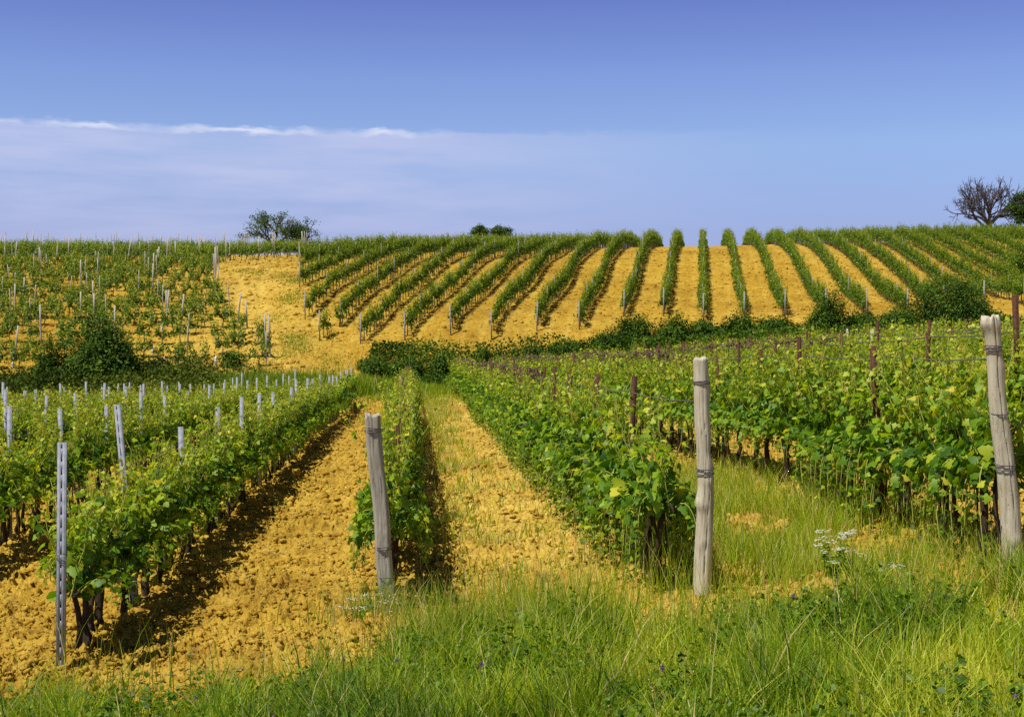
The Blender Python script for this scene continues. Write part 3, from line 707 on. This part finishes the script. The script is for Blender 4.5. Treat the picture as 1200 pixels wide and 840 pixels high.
def stake_mesh(h=1.85, w=.04):
    b = MB(); t = .006
    b.box((0, 0, h / 2 - .15), (w, t, h + .3)); b.box((0, w / 2 + t / 2, h / 2 - .15), (t, w, h + .3))
    b.box((-(w / 2 + .004), .006, h / 2 - .15), (.008, .020, h + .3)); b.box(((w / 2 + .004), .006, h / 2 - .15), (.008, .020, h + .3))
    return b.mesh('rusty_stake', M['rust'])
ST = stake_mesh(); STW = MB(); STW.tube([(0, 0, -.1), (.01, 0, .9), (0, .01, 1.8)], [.04, .038, .034], 8); STW = STW.mesh('grey_stake', M['wood_grey'])
posts_R = []
def stakes():
    n = 0
    for i, c in enumerate(RIGHT):
        y = {0: 14.2, 1: 14.3, 2: 14.1, 3: 16.6}.get(i, 17 + RNG.uniform(0, 2)); j = 0; yend = 71 if i == 0 else 77
        while y < yend:
            x = c + SL * y
            if in_frame(x, y, 20):
                z = h1(x, y); grey = RNG.random() < .09 and y > 20
                o = link('wooden_stake' if grey else 'rusty_stake', STW if grey else ST, None, (x, y, z - .02), RNG.normal(0, .4))
                near = (i == 2 and j == 0); o.scale = (1.25 if near or (i == 3 and j == 0) else RNG.uniform(.8, 1.1), 1, RNG.uniform(.93, 1.08) * (.86 if i == 0 else 1.0) * (1.08 if i == 3 and j == 0 else 1))
                o.rotation_euler = (RNG.normal(0, .025), -.06 if near else RNG.normal(0, .03), RNG.normal(0, .3))
                wd = 'pale grey wooden' if grey else 'rusty brown steel'
                if j < 12: lb = '%s stake, %s, of the %s' % (ORD[j], wd, RROWN[i])
                else: lb = '%s stake far back in the %s' % (wd, RROWN[i])
                tag(o, lb, 'stake', 'stakes of the ' + RROWN[i]); posts_R.append((i, x, y, z)); j += 1; n += 1
            y += 2.75 + RNG.normal(0, .2)
    print('stakes', n)
stakes()

# hill posts: pale concrete, the first of each row stands proud at the foot of the slope
CPM = MB(); CPM.box((0, 0, .80), (.075, .075, 2.0)); CPM.box((0, 0, 1.806), (.055, .055, .012)); CPM = CPM.mesh('concrete_post', M['concrete'])
THN = MB(); THN.tube([(0, 0, -.2), (0, 0, 1.0), (0, 0, 1.85)], [.035, .034, .03], 8); THN = THN.mesh('slim_post', M['wood_grey'])
def ordk(k): return ORD[min(k + 14, 30) % 16]
def hill_posts():
    n = 0
    for k in range(-13, 15):
        c = HC(k); y = HROW[k]; j = 0
        rn = 'hillside row %d from the track' % (k + 14)
        names = 'first second third fourth fifth sixth seventh eighth ninth tenth eleventh twelfth thirteenth fourteenth fifteenth sixteenth seventeenth eighteenth nineteenth twentieth twenty-first twenty-second twenty-third twenty-fourth twenty-fifth twenty-sixth twenty-seventh twenty-eighth'.split()
        rn = 'the %s hillside row counted from the dirt track' % names[k + 13]
        while y < 158 and n < 292:
            x = c + HS * y
            if in_frame(x, y, 5):
                o = link('concrete_post', CPM, None, (x + (0 if j == 0 else RNG.normal(0, .04)), y, h1(x, y)), RNG.normal(0, .1))
                o.scale = (1.0, 1.0, RNG.uniform(.93, 1.03)) if j == 0 else (.62, .62, RNG.uniform(.84, .94)); o.rotation_euler.y = RNG.normal(0, .015)
                lb = ('pale post at the foot of ' if j == 0 else 'pale post partway up ' if y < 118 else 'pale post near the crest in ') + rn
                tag(o, lb, 'post', 'posts of ' + rn); n += 1
            y += 5.2 + RNG.normal(0, .2); j += 1
    print('hill posts', n)
hill_posts()
def slope_posts():
    n = 0
    for r, (y0, xe) in enumerate(slope_rows):
        x = xe + .5; j = 0
        while x / y0 * F > -620:
            yy = y0 + .05 * (xe - x); thick = RNG.random() < .3
            if RNG.random() < .9:
                o = link('slope_post', THN, None, (x, yy, h1(x, yy)), 0); o.scale = (1.6 if thick else 1.0, 1.6 if thick else 1.0, RNG.uniform(.9, 1.3)); o.rotation_euler = (RNG.normal(0, .03), RNG.normal(0, .04), 0)
                if r >= 18: lb = 'grey post in the crest rows along the skyline beside the far tree'
                elif j == 0: lb = 'grey end post of the %s patchy row up the slope beside the track' % (ORD + ['seventeenth', 'eighteenth'])[min(r, 17)]
                else: lb = 'grey post within the %s patchy row up the slope' % (ORD + ['seventeenth', 'eighteenth'])[min(r, 17)]
                tag(o, lb, 'post', 'posts of the slope'); n += 1
            x -= (4.6 if y0 < 122 else 2.8) + RNG.normal(0, .4); j += 1
    print('slope posts', n)
slope_posts()

# ------------------------------------------------------------------ wires
def wire(pts, r, mat, label, cat='wire', name='trellis_wire', wig=0.0, group=None, n=4):
    pts = np.array(pts); b = MB(); out = []
    for a, c in zip(pts[:-1], pts[1:]):
        m = max(2, int(np.linalg.norm(c - a) / (.9 if not wig else .25)))
        for s in np.linspace(0, 1, m, endpoint=False):
            p = a * (1 - s) + c * s; p = p + np.array([0, 0, -.03 * math.sin(s * math.pi)]) + (RNG.normal(0, wig, 3) if wig else 0); out.append(p)
    out.append(pts[-1]); b.tube(out, r, n, cap=False)
    return tag(b.obj(name, mat), label, cat, group)
for i, c in enumerate(LEFT[:7]):
    ps = [(x, y, z) for (k, x, y, z) in posts_L if k == i]
    if len(ps) < 3: continue
    for hh, w in ((1.42, 'top'), (1.0, 'middle')) if i < 2 else ((1.42, 'top'),):
        wire([(x, y, z + hh) for x, y, z in ps], .0035 + .0009 * i, M['wire'], 'thin %s wire strung along the %s' % (w, LROWN[i]), group='wires of the left block')
for i, c in enumerate(RIGHT[:9]):
    end = [at(440, 520, 12.7), at(820, 470, 11.6), at(1165, 420, 11)]
    ps = [(x, y, z) for (k, x, y, z) in posts_R if k == i]
    pts = [(x, y, z + (1.66 if i else 1.42)) for x, y, z in ps]
    if i < 3: pts = [tuple(end[i])] + pts
    wire(pts, .005 if i < 3 else .008, M['wire'], 'old trellis wire strung along the ' + RROWN[i], group='wires of the right block')
# tangles of dried canes along the top wires, seen best at the far ends
for i in (0, 1, 2, 3):
    c = RIGHT[i]; a0, a1 = (15, 70) if i == 0 else (24, 76)
    hh = 1.36 if i == 0 else 1.72
    b = MB()
    for rep in range(3):
        ys = np.arange(a0 + rep * .3, a1, .22); xs = c + SL * ys + RNG.normal(0, .035, len(ys)); zs = H(xs, ys) + hh + RNG.normal(0, .035, len(ys)) + .02 * rep
        b.tube(np.stack([xs, ys, zs], -1), .009 if rep else .014, 5, cap=False)
    for k in range(int((a1 - a0) * 5)):
        y = RNG.uniform(a0, a1); x = c + SL * y; z = h1(x, y) + hh; d = RNG.normal(0, .09, (3, 3)); d[:, 2] = -abs(d[:, 2]); d[0] = 0
        b.tube(np.cumsum(d, 0) + [x, y, z], .006, 4, cap=False)
    tag(b.obj('dried_canes', M['dry']), 'brown dried canes tangled along the ' + RROWN[i], 'dried canes', 'dried canes on the wires')

# ------------------------------------------------------------------ shrubs and trees
def shrub(px, D, wpx, topy, label, seed, name='shrub', cat='shrub', mat='bush_leaf', dens=1.0, group='bushes in the ditch below the hill', leaf=.12, depth=1.0):
    rng = np.random.default_rng(seed); x = (px - 600) / F * D; z = h1(x, D); zt = (400 - topy) / F * D + EYE
    hgt = max(zt - z, .8); wid = wpx / F * D / 2
    e = empty(name, (x, D, z)); tag(e, label, cat, group)
    st, fo = MB(), MB(); nb = int((60 + 42 * wid * hgt) * dens)
    P1, N1, T1, S1, C1 = [], [], [], [], []
    lob = rng.uniform(.60, 1.15, 7)
    for i in range(nb):
        a = rng.uniform(0, 6.283); el = np.arcsin(rng.uniform(-.05, 1)) 
        lr = lob[int(a / 6.2832 * 7) % 7] * rng.uniform(.62, 1.15); 
        tip = np.array([math.cos(a) * math.cos(el) * wid * lr, math.sin(a) * math.cos(el) * wid * depth * lr, .06 + math.sin(el) * hgt * min(lr, 1.04)])
        tip[2] = max(tip[2], .1)
        c0 = tip * rng.uniform(.2, .4)
        mid = (c0 + tip) / 2 + rng.normal(0, .06, 3)
        if i % 3 == 0: st.tube([(rng.normal(0, .05), rng.normal(0, .05), -.1), c0 * [1, 1, .8], mid, tip * .97], [.035, .025, .014, .005], 4)
        nl = int(rng.integers(34, 58)); u = rng.uniform(.15, 1.03, nl) ** .6
        pp = c0 + (tip - c0) * u[:, None] + rng.normal(0, 1, (nl, 3)) * (.06 + .13 * min(wid, 2) * (1 - .5 * u[:, None]))
        pp[:, 2] = np.maximum(pp[:, 2], .02)
        P1.append(pp); nn = (tip / (np.linalg.norm(tip) + 1e-6)) * .8 + rng.normal(0, .6, (nl, 3)); nn[:, 2] += .5; N1.append(nn)
        T1.append(rng.normal(0, 1, (nl, 3))); S1.append(rng.uniform(.6, 1.25, nl) * leaf); C1.append(np.clip(rng.normal(.45, .20) + rng.normal(0, .17, nl), 0, 1))
    add_leaves(fo, np.concatenate(P1), np.concatenate(N1), np.concatenate(T1), np.concatenate(S1), np.concatenate(C1), 'far')
    st.obj('stems', M['trunk'], e); fo.obj('foliage', M[mat], e); return e
HEDGE = [
 (436, 79.5, 44, 424, 'low rounded bush at the left tip of the hedge below the hill'),
 (476, 80.0, 48, 424, 'low bush of the hedge directly above the lone vine row'),
 (527, 81.0, 52, 408, 'dense dark bush standing above the green grass of the middle aisle'),
 (575, 81.5, 54, 407, 'low hedge bush touching the right side of the dense dark bush'),
 (622, 81.5, 56, 404, 'low hedge bush second to the right of the dense dark bush'),
 (668, 82.0, 56, 399, 'low hedge bush third to the right of the dense dark bush'),
 (712, 83.0, 54, 386, 'hedge bush at the left foot of the twin peaked bushes'),
 (745, 84.0, 56, 362, 'tall leafy bush peaking left of the centre hill row'),
 (788, 84.0, 54, 367, 'leafy bush peaking under the centre hill row'),
 (828, 84.5, 50, 376, 'low bush in the dip of the hedge under the straight hill row'),
 (868, 84.5, 56, 366, 'bushy shrub right of the dip in the hedge'),
 (908, 84.5, 52, 372, 'low hedge bush left of the narrow conical dark shrub'),
 (968, 83.5, 62, 337, 'dark conical shrub rising into the hill rows'),
 (1012, 84, 52, 366, 'low bush between the conical shrub and the broad bush'),
 (1050, 84, 54, 362, 'low bush touching the left side of the broad bush'),
 (1112, 85, 96, 325, 'broad tall dark bush at the right of the hedge'),
 (1158, 85, 50, 366, 'low bush behind the cracked tall post'),
]
for i, (px, D, w, ty, lb) in enumerate(HEDGE): shrub(px, D, w, ty, lb, 500 + i, dens=1.0)
shrub(125, 72, 112, 362, 'big dark bush at the foot of the patchy slope', 600, dens=1.25, group='bushes below the patchy slope', leaf=.13)
shrub(60, 71, 46, 395, 'smaller bush against the left flank of the big dark bush', 601, group='bushes below the patchy slope')
shrub(190, 73, 50, 420, 'low bush against the right flank of the big dark bush', 602, group='bushes below the patchy slope')
shrub(270, 77, 26, 422, 'small upright bush beside the dirt track', 603, group='bushes below the patchy slope')
shrub(1196, 108, 50, 282, 'bright green bush among the hill rows at the right edge', 604, mat='hill_leaf', group='bushes on the hill')

def branch_tree(b, p, d, L_, r, depth, rng, tips, spread=.6, up=.15, minr=.012):
    n = 4; pts = [p]; 
    for i in range(n):
        d = d + rng.normal(0, .13, 3) + np.array([0, 0, up * .25]); d /= np.linalg.norm(d); p = p + d * L_ / n; pts.append(p)
    b.tube(pts, np.linspace(r, r * .68, n + 1), 5 if depth > 2 else 4)
    if depth == 0: tips.append((p, d)); return
    for k in range(int(rng.integers(2, 4)) + (depth > 3)):
        nd = d + rng.normal(0, spread, 3) + np.array([0, 0, up]); nd /= np.linalg.norm(nd)
        branch_tree(b, p if k < 2 else pts[-2], nd, L_ * rng.uniform(.66, .86), max(r * .62, minr), depth - 1, rng, tips, spread, up, minr)
    if depth <= 2:
        tips.append((pts[2], d))
def tree(px, D, topy, crown_w, label, seed, leafy=True, group='trees on the skyline', dens=1.0, mat='tree_leaf'):
    rng = np.random.default_rng(seed); x = (px - 600) / F * D; z = h1(x, D); hgt = (400 - topy) / F * D + EYE - z
    e = empty('leafy_tree' if leafy else 'bare_tree', (x, D, z)); tag(e, label, 'tree', group)
    tk, br, fo = MB(), MB(), MB(); tips = []
    th = hgt * (.30 if leafy else .22)
    tk.tube([(0, 0, -.3), (.03 * hgt * .2, 0, th * .5), (0, 0, th)], [hgt * .035, hgt * .028, hgt * .026], 9)
    W = crown_w / F * D / 2
    for k in range(6 if leafy else 11):
        a = k * 6.283 / 6 + rng.uniform(-.3, .3); d = np.array([math.cos(a) * W / hgt * 1.5, math.sin(a) * .7, rng.uniform(.55, 1.1)]); d /= np.linalg.norm(d)
        branch_tree(br, np.array([0, 0, th * rng.uniform(.75, 1)]), d, hgt * (.26 if leafy else .22), hgt * .020, 4 if not leafy else 3, rng, tips, .42 if not leafy else .5, .12, .018)
    allv = np.concatenate(br.v); mx = np.abs(allv[:, 0]).max(); mz = allv[:, 2].max()
    sx, sz = W / mx, (hgt * (.985 if not leafy else .93)) / mz
    for arr in br.v: arr[:, 0] *= sx; arr[:, 1] *= sx; arr[:, 2] = np.where(arr[:, 2] > th * .7, th * .7 + (arr[:, 2] - th * .7) * ((hgt - th * .7) / (mz - th * .7)) * (.97 if leafy else 1), arr[:, 2])
    tk.obj('trunk', M['trunk'] if leafy else M['bare'], e); br.obj('limbs' if leafy else 'crown', M['trunk'] if leafy else M['bare'], e)
    if leafy:
        P1, N1, T1, S1, C1 = [], [], [], [], []
        for p, d in tips:
            p = np.array([p[0] * sx, p[1] * sx, th * .7 + (p[2] - th * .7) * ((hgt - th * .7) / (mz - th * .7)) * .97])
            nl = int(26 * dens); P1.append(p + rng.normal(0, 1, (nl, 3)) * np.array([.32, .32, .20]) * hgt / 6); nn = rng.normal(0, .8, (nl, 3)); nn[:, 2] += .7; N1.append(nn); T1.append(rng.normal(0, 1, (nl, 3)))
            S1.append(rng.uniform(.10, .20, nl)); C1.append(np.clip(rng.normal(.5, .13) + rng.normal(0, .15, nl), 0, 1))
        add_leaves(fo, np.concatenate(P1), np.concatenate(N1), np.concatenate(T1), np.concatenate(S1), np.concatenate(C1), 'far')
        fo.obj('crown', M[mat], e)
    return e
tree(322, 172, 249, 76, 'wide airy green tree on the skyline at the left', 700)
tree(350, 174, 256, 48, 'small rounded tree touching the wide skyline tree', 701)
tree(564, 178, 264, 20, 'tiny dark tree, first of the pair on the skyline', 702, dens=1.6)
tree(587, 178, 265, 24, 'slightly bigger dark tree of the pair on the skyline', 703, dens=1.8)
tree(1158, 152, 205, 102, 'bare leafless tree with fanned branches on the skyline', 704, leafy=False)
tree(1204, 150, 226, 44, 'green leafy tree beside the bare tree at the frame edge', 705, dens=2.2)

# ------------------------------------------------------------------ grass and weeds
def blades(b, x, y, z, h, w, tone, bendm=.35, seg=3, rng=RNG):
    n = len(x); a = rng.uniform(0, 6.283, n); f = rng.uniform(0, 6.283, n); bd = rng.uniform(.05, bendm, n) * h
    s = np.linspace(0, 1, seg + 1)
    side = np.stack([np.cos(f), np.sin(f), np.zeros(n)], -1); lean = np.stack([np.cos(a), np.sin(a), np.zeros(n)], -1)
    P0 = np.stack([x, y, z], -1)
    C = P0[:, None] + lean[:, None] * (bd[:, None, None] * (s ** 2)[None, :, None]) + np.array([0, 0, 1.0]) * (h[:, None, None] * (s - .12 * s ** 2 * (bd / h)[:, None])[..., None])
    wd = w[:, None] * np.array([1, .9, .6, .05][:seg + 1] if seg == 3 else [1, .7, .05])[None]
    Lp = C - side[:, None] * wd[..., None]; Rp = C + side[:, None] * wd[..., None]
    V = np.stack([Lp, Rp], 2).reshape(n, -1, 3)
    q = np.array([(2 * i, 2 * i + 1, 2 * i + 3, 2 * i + 2) for i in range(seg)])
    Q = (q[None] + (np.arange(n) * 2 * (seg + 1))[:, None, None]).reshape(-1, 4)
    b.add(V.reshape(-1, 3), Q, None, np.repeat(tone, 2 * (seg + 1)))
def edge_y(x): return np.interp(x, [-6, -3.6, -2.2, -1.2, -.4, .4, 1.2, 2.2, 3.2, 4, 6], [9.0, 9.4, 9.6, 10.4, 11.1, 11.2, 10.4, 10.4, 10.1, 9.5, 9.1])
gb = MB()
n = 210000; x = RNG.uniform(-6, 6, n); y = RNG.uniform(5.5, 12.2, n)
dn = fbm(x * 1.3, y * 1.3, 60, 4); d = edge_y(x) - y + (dn - .5) * 1.6
keep = (RNG.random(n) < np.clip(d * 1.1 + .10, 0, 1) * np.clip(.45 + (dn - .3) * 2.2, .3, 1)) & (d > -.1)
x, y, dn, d = x[keep], y[keep], dn[keep], d[keep]
hh = RNG.uniform(.08, .36, len(x)) * (.35 + 1.35 * fbm(x * 2.2, y * 2.2, 63, 3)) * np.where(x < -1.8, .75, 1.0); tall = RNG.random(len(x)) < .05; hh[tall] *= 1.5
tone = np.clip(.46 + 1.4 * (fbm(x * 1.6, y * 1.6, 61, 4) - .5) + RNG.normal(0, .22, len(x)) + .12 * (x > 0), 0, .92); dry = RNG.random(len(x)) < .05; tone[dry] = 1.0
blades(gb, x, y, soil_z(x, y), hh, RNG.uniform(.0020, .0062, len(x)), tone, .85)
print('blades', len(x))
def patch(n, cx, cy, sx, sy, h0, h1_, w, tm=.5, bend=.5, dry=.08, thr=0.0, ns=1.5):
    x = RNG.normal(cx, sx, n); y = RNG.normal(cy, sy, n); k = fbm(x * ns, y * ns, 90, 3) > thr
    x, y = x[k], y[k]; m = len(x); t = np.clip(RNG.normal(tm, .15, m), 0, .93); t[RNG.random(m) < dry] = 1.0
    blades(gb, x, y, soil_z(x, y), RNG.uniform(h0, h1_, m), RNG.uniform(.5, 1.1, m) * w, t, bend)
patch(1300, .25, 11.2, .45, .35, .25, .62, .0035, .62, .35, .12)
patch(700, -.35, 11.2, .30, .3, .2, .5, .0035, .5, .5, .2)
patch(9500, 2.65, 13.6, .62, 1.8, .12, .42, .0042, .62, .6, .12, .36, 1.2)
patch(9000, 2.2, 17.5, .65, 2.2, .12, .36, .005, .60, .6, .16, .38, 1.2)
patch(700, 3.0, 11.6, .6, .5, .12, .36, .0045, .60, .6, .12, .40, 1.2)
for k in range(60):
    cx, cy = RNG.uniform(-3.2, 4.4), RNG.uniform(8.2, 10.9)
    if edge_y(cx) > cy: patch(int(RNG.integers(60, 190)), cx, cy, .10, .09, .22, .52, .0042, float(RNG.uniform(.35, .72)), .8, .10)
patch(60, -2.9, 10.5, .7, .25, .35, .65, .004, .45, .4, .2)
patch(90, 2.6, 10.0, 1.4, .4, .4, .7, .0035, .7, .5, .5)
patch(70, .2, 10.6, 1.0, .4, .4, .75, .0035, .7, .5, .5)
patch(1500, 4.3, 10.2, .8, .4, .2, .45, .004, .5, .5, .1)
patch(500, -1.15, 12.4, .28, .25, .2, .45, .004, .4, .6, .3)
for k in range(190):                                            # thin tufts down the middle aisle
    yy = RNG.uniform(13, 62); cx = .75 + RNG.normal(0, .38) + SL * yy; s = RNG.uniform(.08, .22)
    patch(int(RNG.integers(14, 60)), cx, yy, s, s * 1.6, .05, .24, .005 + .00018 * yy, .62, .7, .35)
for k in range(14):
    yy = RNG.uniform(12.5, 45); cx = -1.45 + RNG.normal(0, .5) + SL * yy
    patch(int(RNG.integers(6, 16)), cx, yy, .07, .07, .04, .12, .006, .4, .7, .2)
for px_, D_, n_ in ((341, 95, 900), (347, 101, 600), (345, 84, 800), (352, 82, 500), (300, 108, 350), (283, 112, 250), (330, 104, 300), (332, 80, 300), (388, 80, 300), (320, 90, 200)):
    patch(n_, (px_ - 600) / F * D_, D_, .55, .9, .03, .16, .022, .45, .6, .15)
# lush grass by the hedge and at the end of the left block
patch(5200, -4.4, 76.0, 1.9, 3.0, .2, .6, .022, .50, .5, .03)
patch(3000, -5.4, 70, .7, 4.0, .15, .4, .018, .55, .5, .1)
patch(1800, -3.4, 64, .6, 4.0, .08, .22, .018, .6, .5, .2)
patch(4200, -9.8, 68.5, 2.2, 1.0, .5, 1.15, .022, .42, .4, .04)
patch(2600, -14.0, 71.0, 3.5, 1.2, .3, .9, .022, .40, .5, .12)
patch(1500, -11.5, 88, 3.0, 5.0, .03, .12, .03, .7, .7, .5, .52, .4)
patch(900, -13.5, 104, 3.0, 5.0, .03, .12, .03, .65, .7, .4, .52, .4)
go = gb.obj('grass', M['grass']); tag(go, 'fresh green grass and dry straws on the bank and between the rows', 'grass', kind='stuff')

# straw, prunings and small dead leaves lying on the soil
lb_ = MB(); n = 1500; y = 9.5 * (60 / 9.5) ** RNG.random(n); x = RNG.uniform(-.42, .42, n) * y; z = soil_z(x, y) + .012
for i in range(n):
    a = RNG.uniform(0, 6.28); l = RNG.uniform(.012, .06) * (1 + y[i] / 60); w = RNG.uniform(.0015, .004) * (1 + y[i] / 20)
    lb_.tube([(x[i] - math.cos(a) * l, y[i] - math.sin(a) * l, z[i] + RNG.uniform(-.005, .01)), (x[i] + RNG.normal(0, .01), y[i] + RNG.normal(0, .01), z[i] + .008), (x[i] + math.cos(a) * l, y[i] + math.sin(a) * l, z[i] + RNG.uniform(-.005, .02))], w, 3, cap=False)
M['straw'] = bark('straw', (0.10, 0.07, 0.045), (0.42, 0.34, 0.20), 3)
tag(lb_.obj('straw_litter', M['straw']), 'dead straws and vine prunings lying about on the ochre soil', 'straw litter', kind='stuff')

# rank green growth along the ditch under the bushes
hb = MB(); n = 42000; y = RNG.uniform(78.2, 83.5, n); x = RNG.uniform(-8.2, 31, n)
hh = (.25 + 1.1 * fbm(x * .5, y * .5, 130, 3)) * np.clip((x + 9) / 7, .2, 1)
p = np.stack([x, y, H(x, y) + hh * RNG.random(n) ** .5], -1); nn = RNG.normal(0, .7, (n, 3)); nn[:, 2] += .8
add_leaves(hb, p, nn, RNG.normal(0, 1, (n, 3)), RNG.uniform(.10, .19, n), np.clip(.50 + .9 * (fbm(x * .4, y * .4, 131, 2) - .5) + RNG.normal(0, .2, n), 0, 1), 'far')
tag(hb.obj('undergrowth', M['bush_leaf']), 'low green growth filling the ditch between the bushes', 'undergrowth', kind='stuff')

# rank brush at the foot of the patchy slope
ub = MB(); n = 40000; x = RNG.uniform(-32, -12.8, n); y = RNG.normal(70, 2.4, n); hh = .2 + 2.0 * fbm(x * .55, y * .55, 120, 3)
p = np.stack([x, y, H(x, y) + hh * RNG.random(n) ** .5 * np.clip((-12.8 - x) / 3, .3, 1)], -1); nn = RNG.normal(0, .7, (n, 3)); nn[:, 2] += .8
add_leaves(ub, p, nn, RNG.normal(0, 1, (n, 3)), RNG.uniform(.08, .17, n), np.clip(.35 + .9 * (fbm(x * .4, y * .4, 121, 2) - .5) + RNG.normal(0, .2, n), 0, 1), 'far')
M['brush'] = leaf_mat('brush_leaf', [(0.0, (0.030, 0.050, 0.008)), (0.5, (0.075, 0.125, 0.012)), (1.0, (0.19, 0.20, 0.03))], 0.25, 0.75, 0.1)
tag(ub.obj('undergrowth', M['brush']), 'dark tangled brush along the foot of the patchy slope', 'undergrowth', kind='stuff')

# broad-leaved weeds with violet flower heads in the grass
wb, fb = MB(), MB(); n = 9000; x = RNG.uniform(-4.6, 4.8, n); y = RNG.uniform(6.3, 11.6, n)
k = (edge_y(x) - y > RNG.uniform(0, .5, n)) & (fbm(x * 1.1, y * 1.1, 140, 3) > .46); x, y = x[k], y[k]; z = soil_z(x, y)
P1, N1, T1, S1, C1 = [], [], [], [], []
for i in range(len(x)):
    h = RNG.uniform(.14, .36); m = 16; u = RNG.uniform(.1, 1, m); a = RNG.uniform(0, 6.283, m); o = np.stack([np.cos(a), np.sin(a), np.zeros(m)], -1)
    d = RNG.normal(0, .07, 2); P1.append(np.stack([x[i] + d[0] * u, y[i] + d[1] * u, z[i] + u * h], -1) + o * .015); N1.append(o * .5 + [0, 0, .8] + RNG.normal(0, .3, (m, 3))); T1.append(o + [0, 0, .2]); S1.append(RNG.uniform(.020, .048, m)); C1.append(np.clip(RNG.normal(.24, .14, m), 0, 1))
    if RNG.random() < .012:
        m = 26; c0 = np.array([x[i] + d[0], y[i] + d[1], z[i] + h + .02]); o = RNG.normal(0, 1, (m, 3)); o /= np.linalg.norm(o, axis=1)[:, None]
        add_leaves(fb, c0 + o * [.010, .010, .018], o, RNG.normal(0, 1, (m, 3)), np.full(m, .014), RNG.random(m), 'far')
add_leaves(wb, np.concatenate(P1), np.concatenate(N1), np.concatenate(T1), np.concatenate(S1), np.concatenate(C1), 'far')
e = empty('clover_weeds', (0, 0, 0)); tag(e, 'low leafy clover with small violet blooms among the foreground grass', 'clover', kind='stuff')
wb.obj('clover_leaves', M['grass'], e)['kind'] = 'stuff'; fb.obj('clover_blooms', M['petal_violet'], e)['kind'] = 'stuff'

def flower_clump(px, py, D, n, spread, label, seed, tallh=.42):
    rng = np.random.default_rng(seed); X = (px - 600) / F * D; e = empty('flower_clump', (X, D, h1(X, D))); tag(e, label, 'flowers', 'white flower clumps')
    st, fl, lf = MB(), MB(), MB()
    for i in range(n):
        bx, by = rng.normal(0, .05, 2); tx, ty = rng.normal(0, spread, 2); h = tallh * rng.uniform(.55, 1.1)
        st.tube([(bx, by, -.03), ((bx + tx) * .55, (by + ty) * .55, h * .55), (tx, ty, h)], [.003, .0025, .0018], 4, .5)
        for j in range(rng.integers(7, 13)):
            c = np.array([tx, ty, h]) + rng.normal(0, 1, 3) * [.025, .025, .006]
            m = 6; a = np.arange(m) * 1.047 + rng.random(); o = np.stack([np.cos(a), np.sin(a), np.zeros(m)], -1)
            add_leaves(fl, c + o * .002, o * .2 + [0, 0, 1], o, np.full(m, .011), rng.random(m), 'far')
        m = 14; u = rng.uniform(.05, .8, m); a = rng.uniform(0, 6.28, m); o = np.stack([np.cos(a), np.sin(a), np.zeros(m)], -1)
        add_leaves(lf, np.stack([bx + (tx - bx) * u, by + (ty - by) * u, h * u], -1), o * .4 + [0, 0, .8], o, rng.uniform(.03, .06, m), np.clip(rng.normal(.4, .12, m), 0, 1), 'far')
    st.obj('stems', M['grass'], e); fl.obj('blossoms', M['petal_white'], e); lf.obj('leaves', M['grass'], e)
flower_clump(985, 705, 11.3, 20, .13, 'yarrow clump with flat white flower heads in the grass by the cracked tall post', 900)
flower_clump(432, 735, 12.4, 16, .13, 'tiny white flowers at the foot of the squared grey post', 901, .24)
flower_clump(1040, 715, 10.6, 4, .12, 'few white blooms scattered right of the large yarrow clump', 902, .35)

# white vine guards on the patchy slope
VG = MB(); VG.tube([(0, 0, -.02), (0, 0, .25), (0, 0, .5)], [.07, .07, .068], 10); VG = VG.mesh('vine_guard', M['white_tube'])
for px, py, lb in [(190, 384, 'white plastic guard halfway up the patchy slope, brightest one'), (179, 411, 'short white guard right of the big dark bush'), (193, 424, 'white guard at the slope foot under the posts'), (253, 425, 'white guard near the end of the lowest slope row'), (15, 427, 'white guard at the slope foot by the left edge'), (49, 433, 'lowest white guard left of the big dark bush'), (42, 373, 'white guard left of and above the big dark bush'), (77, 350, 'small white guard high on the patchy slope'), (136, 321, 'tiny white guard near the top of the patchy slope')]:
    best = min(np.arange(74, 130, .25), key=lambda D: abs(400 - (h1((px - 600) / F * D, D) - EYE) / D * F - (py + 4)))
    X = (px - 600) / F * best; tag(link('vine_guard', VG, None, (X, best, h1(X, best))), lb, 'vine guard', 'white vine guards')
print('done')
